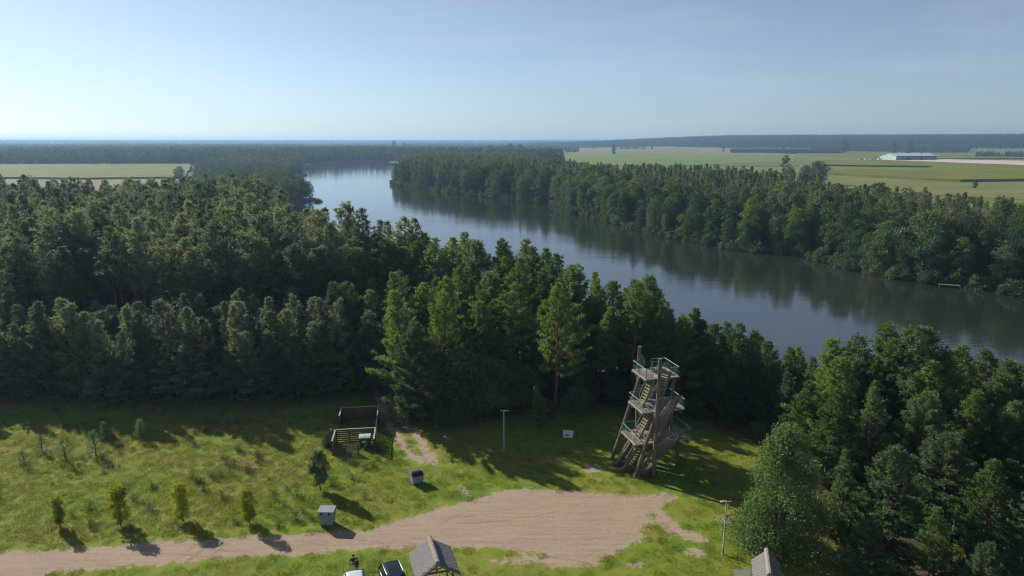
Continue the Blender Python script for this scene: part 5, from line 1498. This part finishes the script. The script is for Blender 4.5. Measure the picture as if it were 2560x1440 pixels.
plant('shrub0', 'leafy_bush', x - .9, y + .2, .36, 'small reddish-green bush against the wooden pen', 'bush')

# ------------------------------------------------------------------ jetty on the far bank
M['jetty'] = simple('grey_jetty_wood', (0.20, 0.18, 0.165), (0.13, 0.12, 0.11), 3, .85)
jx, jy = at(2373, 713, -1.5)
jt = empty('jetty', (jx, jy, WATER_Z), R(-24)); tag(jt, 'small grey wooden jetty at the dark far shore', 'jetty')
for k in range(18): stick('plank', (-2.3 + .27 * k, -.65, .62), (-2.3 + .27 * k, .65, .62), .24, .05, 'jetty', jt)
for u in (-2.2, 0, 2.2):
    for w in (-.55, .55): MB().tube([(u, w, -2), (u, w, .60)], .07, 8).build('pile', M['jetty'], jt)
for w in (-.5, .5): stick('beam', (-2.4, w, .53), (2.45, w, .53), .10, .12, 'jetty', jt)

# ------------------------------------------------------------------ the long hall, vehicles and the farm
M['hall_green'] = simple('pale_green_cladding', (0.36, 0.50, 0.40), (0.30, 0.43, 0.34), .2, .6)
M['hall_wall'] = simple('grey_blue_cladding', (0.20, 0.25, 0.28), (0.15, 0.19, 0.22), .2, .6)
M['hall_roof'] = simple('pale_metal_roof', (0.55, 0.57, 0.58), (0.45, 0.48, 0.50), .15, .5)
M['dark_open'] = simple('dark_door', (0.06, 0.065, 0.07), None, 1, .7)
M['red_tile'] = simple('grey_brown_roof', (0.22, 0.17, 0.15), (0.16, 0.12, 0.11), .4, .8)
wx0, wy0 = at(2240, 400); wx1, wy1 = at(2341, 399.3)
hl_ = math.hypot(wx1 - wx0, wy1 - wy0); ha_ = math.atan2(wy1 - wy0, wx1 - wx0)
hall = empty('long_hall', (wx0, wy0, hz(wx0, wy0)), ha_); tag(hall, 'long low hall with pale metal roof and green gable on the gravel yard', 'building')
HW, HE, HR = 42.0, 7.5, 11.5
MB().add([(0,0,0),(hl_,0,0),(hl_,HW,0),(0,HW,0),(0,0,HE),(hl_,0,HE),(hl_,HW,HE),(0,HW,HE)], [(0,1,5,4),(2,3,7,6)]).build('wall', M['hall_wall'], hall)
for x in (0, hl_): MB().prism([(0, 0), (HW, 0), (HW, HE), (HW/2, HR), (0, HE)], 'x', x - .1, x + .1).build('gable', M['hall_green'], hall)
for s in (0, 1):
    y0, y1 = (-1.0, HW/2) if s == 0 else (HW + 1.0, HW/2)
    MB().add([(-1.2, y0, HE-.2), (hl_+1.2, y0, HE-.2), (hl_+1.2, y1, HR+.15), (-1.2, y1, HR+.15), (-1.2, y0, HE+.15), (hl_+1.2, y0, HE+.15), (hl_+1.2, y1, HR+.5), (-1.2, y1, HR+.5)], [(0,3,2,1),(4,5,6,7),(0,1,5,4),(1,2,6,5),(2,3,7,6),(3,0,4,7)]).build('roof', M['hall_roof'], hall)
MB().box((hl_ * .80, HW * .45, HR + 1.6), (2.2, 2.2, 4.0)).build('chimney', M['dark_open'], hall)
for k in range(9): MB().box((hl_ * (.06 + .11 * k), -.12, 5.6), (hl_ * .07, .2, 1.2)).build('window', M['glass_dark'], hall)
for k in (.30, .62): MB().box((hl_ * k, -.15, 2.2), (5.5, .25, 4.4)).build('door', M['dark_open'], hall)
for s_, (px, Yd, w, d, h) in enumerate([(2224, 1330, 14, 10, 4.5)]):
    an = empty('annex', (col_x(px, Yd), Yd, hz(col_x(px, Yd), Yd)), ha_); tag(an, 'low pale green annex in front of the hall gable', 'building')
    MB().prism([(-w/2, 0), (w/2, 0), (w/2, h), (-w/2, h - 1)], 'y', 0, d).build('wall', M['hall_green'], an)
    MB().box((0, d/2, h - .2), (w + 1, d + 1, .3), Matrix.Rotation(-.07, 3, 'Y')).build('roof', M['hall_roof'], an)
M['white_van'] = car_paint('white_vehicle_paint', (0.75, 0.77, 0.80))
def van(px, Y, rz, lab, tall=True, paint='white_van'):
    x = col_x(px, Y); e = empty('parked_van' if tall else 'parked_car', (x, Y, hz(x, Y) + .15), rz); tag(e, lab, 'van' if tall else 'car', 'vehicles on the gravel yard')
    L, h = (6.2, 2.7) if tall else (4.4, 1.45)
    prof = [(-L/2, .4), (-L/2, h), (L/2 - 1.6, h), (L/2 - .9, 1.5), (L/2, 1.2), (L/2, .4)] if tall else [(-L/2, .4), (-L/2, .95), (-L/2 + .5, h), (L/2 - 1.9, h), (L/2 - 1.1, .95), (L/2, .8), (L/2, .4)]
    MB().prism(prof, 'y', -1, 1).build('body', M[paint], e, bevel=.06)
    gp = [(L/2 - 2.3, 1.55), (L/2 - 1.7, h - .25), (L/2 - 1.2, 1.55)] if tall else [(-L/2 + .35, .98), (-L/2 + .65, h - .12), (L/2 - 1.95, h - .12), (L/2 - 1.3, .98)]
    MB().prism(gp, 'y', -1.02, 1.02).build('window', M['glass_dark'], e)
    for yy in (-1, 1):
        for xx in (-L/2 + 1, L/2 - 1): MB().tube([(xx, yy * .8, .35), (xx, yy * 1.03, .35)], .38, 12).build('wheel', M['rubber'], e)
van(2150, 1278, R(5), 'leftmost white car on the far gravel yard', False)
van(2163, 1285, R(30), 'white van second from the end of the yard')
van(2176, 1292, R(-20), 'long white van beside the hedge end of the yard')
van(2182, 1275, R(60), 'dark car between white vans on the yard', False, 'black_paint')
van(2197, 1290, R(15), 'white van nearest the green annex')
van(2214, 1278, R(-10), 'white car in front of the green annex', False)
van(2288, 1318, R(4), 'white van parked along the hall wall')
def house(px, Y, w, d, h, rz, wallm, roofm, lab, nm='farm_building'):
    x = col_x(px, Y); e = empty(nm, (x, Y, hz(x, Y) - .2), rz); tag(e, lab, 'building', 'buildings of the small farm')
    MB().prism([(-d/2, 0), (d/2, 0), (d/2, h), (0, h + d * .42), (-d/2, h)], 'x', -w/2, w/2).build('wall', M[wallm], e)
    for s in (-1, 1):
        r = MB(); y0, z0, y1, z1 = s * (d/2 + .6), h - .2, 0, h + d * .42 + .12
        r.add([(-w/2-.6, y0, z0), (w/2+.6, y0, z0), (w/2+.6, y1, z1), (-w/2-.6, y1, z1), (-w/2-.6, y0, z0+.3), (w/2+.6, y0, z0+.3), (w/2+.6, y1, z1+.3), (-w/2-.6, y1, z1+.3)], [(0,3,2,1),(4,5,6,7),(0,1,5,4),(1,2,6,5),(2,3,7,6),(3,0,4,7)])
        r.build('roof', M[roofm], e)
    for k in (-.28, .0, .28): MB().box((k * w, -d/2 - .05, h * .55), (w * .1, .2, h * .35)).build('window', M['glass_dark'], e)
    MB().box((w * .2, d * .1, h + d * .42), (1.0, 1.0, 2.0)).build('chimney', M['red_tile'], e)
house(1392, 2230, 26, 12, 5, R(8), 'whitewash', 'hall_roof', 'pale-roofed barn of the farm among trees')
house(1413, 2120, 9, 9, 6, R(20), 'whitewash', 'red_tile', 'small white house in front of the farm')
house(1424, 2240, 34, 12, 5, R(-4), 'hall_wall', 'red_tile', 'long brown-roofed shed of the farm')
house(1362, 2200, 16, 10, 5, R(12), 'whitewash', 'red_tile', 'house half hidden behind the farm trees')
house(1745, 2700, 14, 10, 7, R(5), 'whitewash', 'hall_roof', 'tiny white house by the wood island under the ridge', 'farm_house')
house(915, 3000, 30, 14, 6, R(5), 'whitewash', 'hall_roof', 'tiny white hall on the plain beyond the lake end', 'far_hall')
house(1120, 3100, 26, 12, 8, R(5), 'whitewash', 'red_tile', 'tiny pale house on the plain above the bend of the lake', 'far_house')

def mast(px, Y, h, lab):
    x = col_x(px, Y); e = empty('antenna_mast', (x, Y, hz(x, Y))); tag(e, lab, 'mast')
    mb = MB()
    for k in range(3):
        a = 2 * math.pi * k / 3; mb.bar((2.2 * math.cos(a), 2.2 * math.sin(a), 0), (.5 * math.cos(a), .5 * math.sin(a), h), .5, .5)
    for z in np.arange(4, h, 6):
        r = 2.2 - 1.7 * z / h
        for k in range(3):
            a, b = 2 * math.pi * k / 3, 2 * math.pi * (k + 1) / 3; mb.bar((r * math.cos(a), r * math.sin(a), z), (r * math.cos(b), r * math.sin(b), z + 5), .3, .3)
    mb.build('lattice', M['grey_steel'], e); MB().tube([(0, 0, h), (0, 0, h + 5)], .25, 6).build('tip', M['grey_steel'], e)
mast(1460, 4300, 34, 'thin lattice mast on the horizon above the farm')
mast(598, 5200, 38, 'thin mast on the hazy horizon above the maize field')
mast(632, 5400, 36, 'second faint mast on the hazy horizon')

# ------------------------------------------------------------------ grass: tufts over the meadow
def grass_material():
    m, n, l, b = new_mat('grass_blades')
    geo = n.new('ShaderNodeNewGeometry'); pos = geo.outputs['Position']
    big = _noise(n, l, 0.09, 4, 0.55, vec=pos); mid = _noise(n, l, 0.5, 5, 0.65, vec=pos)
    v = _math(n, l, 'ADD', _math(n, l, 'MULTIPLY', big.outputs[0], 0.55), _math(n, l, 'MULTIPLY', mid.outputs[0], 0.45))
    v = _math(n, l, 'ADD', v, _math(n, l, 'MULTIPLY', _math(n, l, 'SUBTRACT', geo.outputs['Random Per Island'], 0.5), 0.10))
    sp = n.new('ShaderNodeSeparateXYZ'); l.new(pos, sp.inputs[0])
    dry = n.new('ShaderNodeMapRange'); dry.inputs[1].default_value = -16; dry.inputs[2].default_value = -30; l.new(sp.outputs['X'], dry.inputs[0])
    v = _math(n, l, 'ADD', v, _math(n, l, 'MULTIPLY', dry.outputs[0], 0.075))      # the unmown side of the meadow is drier
    r = _ramp(n, l, v, [(0.36, (0.100, 0.185, 0.016)), (0.46, (0.190, 0.275, 0.024)), (0.55, (0.255, 0.280, 0.040)), (0.66, (0.265, 0.230, 0.075))])
    l.new(r.outputs[0], b.inputs['Base Color']); b.inputs['Roughness'].default_value = .7; b.inputs['Specular IOR Level'].default_value = .15
    tr = n.new('ShaderNodeBsdfTranslucent'); l.new(r.outputs[0], tr.inputs['Color'])
    mx = n.new('ShaderNodeMixShader'); mx.inputs[0].default_value = .42
    l.new(b.outputs[0], mx.inputs[1]); l.new(tr.outputs[0], mx.inputs[2]); l.new(mx.outputs[0], n['Material Output'].inputs['Surface'])
    return m
M['grass'] = grass_material()
def grass_clump(seed, n, rad, h0, h1, w):
    g = np.random.default_rng(seed)
    r = rad * np.sqrt(g.random(n)); a = g.uniform(0, 6.283, n)
    c = np.column_stack([r * np.cos(a), r * np.sin(a), np.full(n, -.02)])
    d = unit(np.column_stack([g.normal(0, .42, n), g.normal(0, .42, n), np.ones(n)]))
    V, Qd = blades(c, d, g.uniform(h0, h1, n), w * g.uniform(.7, 1.3, n), g)
    return mesh_np('tuft', V, [Qd], [M['grass']])
tall = [bpy.data.objects.new('g', grass_clump(500 + i, 110, .5, .08, .26, .030)) for i in range(5)]
short = [bpy.data.objects.new('g', grass_clump(520 + i, 110, .5, .03, .10, .030)) for i in range(4)]
X, Y = jitter_grid(-78, 34, 44, 92, .62, .5)
X = X[:]; Y = Y[:]
dd = dirt_field(X, Y); lw = poly_sd(X, Y, LEFT_WOOD)
n1 = wob(X, Y, 1.1) * .6 + wob(Y, X, 2.7) * .6
k = (dd + .5 * n1 < -.12) & (lw < 3) & (np.abs(X) < .80 * Y + 3)
worn = (dd > -1.6) & (rng.random(len(X)) < .45 + .25 * n1)
k &= ~worn
X, Y = X[k], Y[k]
roadside = poly_sd(X, Y, ROAD)
below = np.array([y < np.interp(x, [-60, -20, -8, 2, 9, 15, 40], [50.5, 54, 55.5, 54, 56, 60, 60]) for x, y in zip(X, Y)])
tallness = np.where(X < -12, 1.0, .0) * (~below)
sel = (rng.random(len(X)) < np.clip(.15 + .75 * tallness * (.55 + .5 * wob(X, Y, 6)), .03, .9))
scl = np.where(sel, rng.uniform(.7, 1.3, len(X)), rng.uniform(.8, 1.4, len(X)))
ii = np.where(sel, rng.integers(0, 5, len(X)), 5 + rng.integers(0, 4, len(X)))
scatter('grass', np.column_stack([X, Y, height(X, Y)]), scl, tall + short, ii, 'rough meadow grass and trodden turf')
print('grass', len(X))
# weeds: low leafy plants dotted over the meadow
weed = [joined('w%d' % i, broadleaf(540 + i, .9, .55, .02, 260, .11, 12, 'round', trunk_r=.012), 'bark', ['willow', 'lime', 'birch'][i]) for i in range(3)]
X, Y = jitter_grid(-70, -14, 57, 88, 1.7, .5)
k = (dirt_field(X, Y) < -.6) & (wob(X, Y, 3.2) + .5 * wob(Y, X, 1.3) > .25) & (poly_sd(X, Y, LEFT_WOOD) < 1)
X, Y = X[k], Y[k]
scatter('meadow_weeds', np.column_stack([X, Y, height(X, Y) - .03]), rng.uniform(.4, 1.1, len(X)), weed, rng.integers(0, 3, len(X)), 'low leafy weeds dotted over the rough meadow')
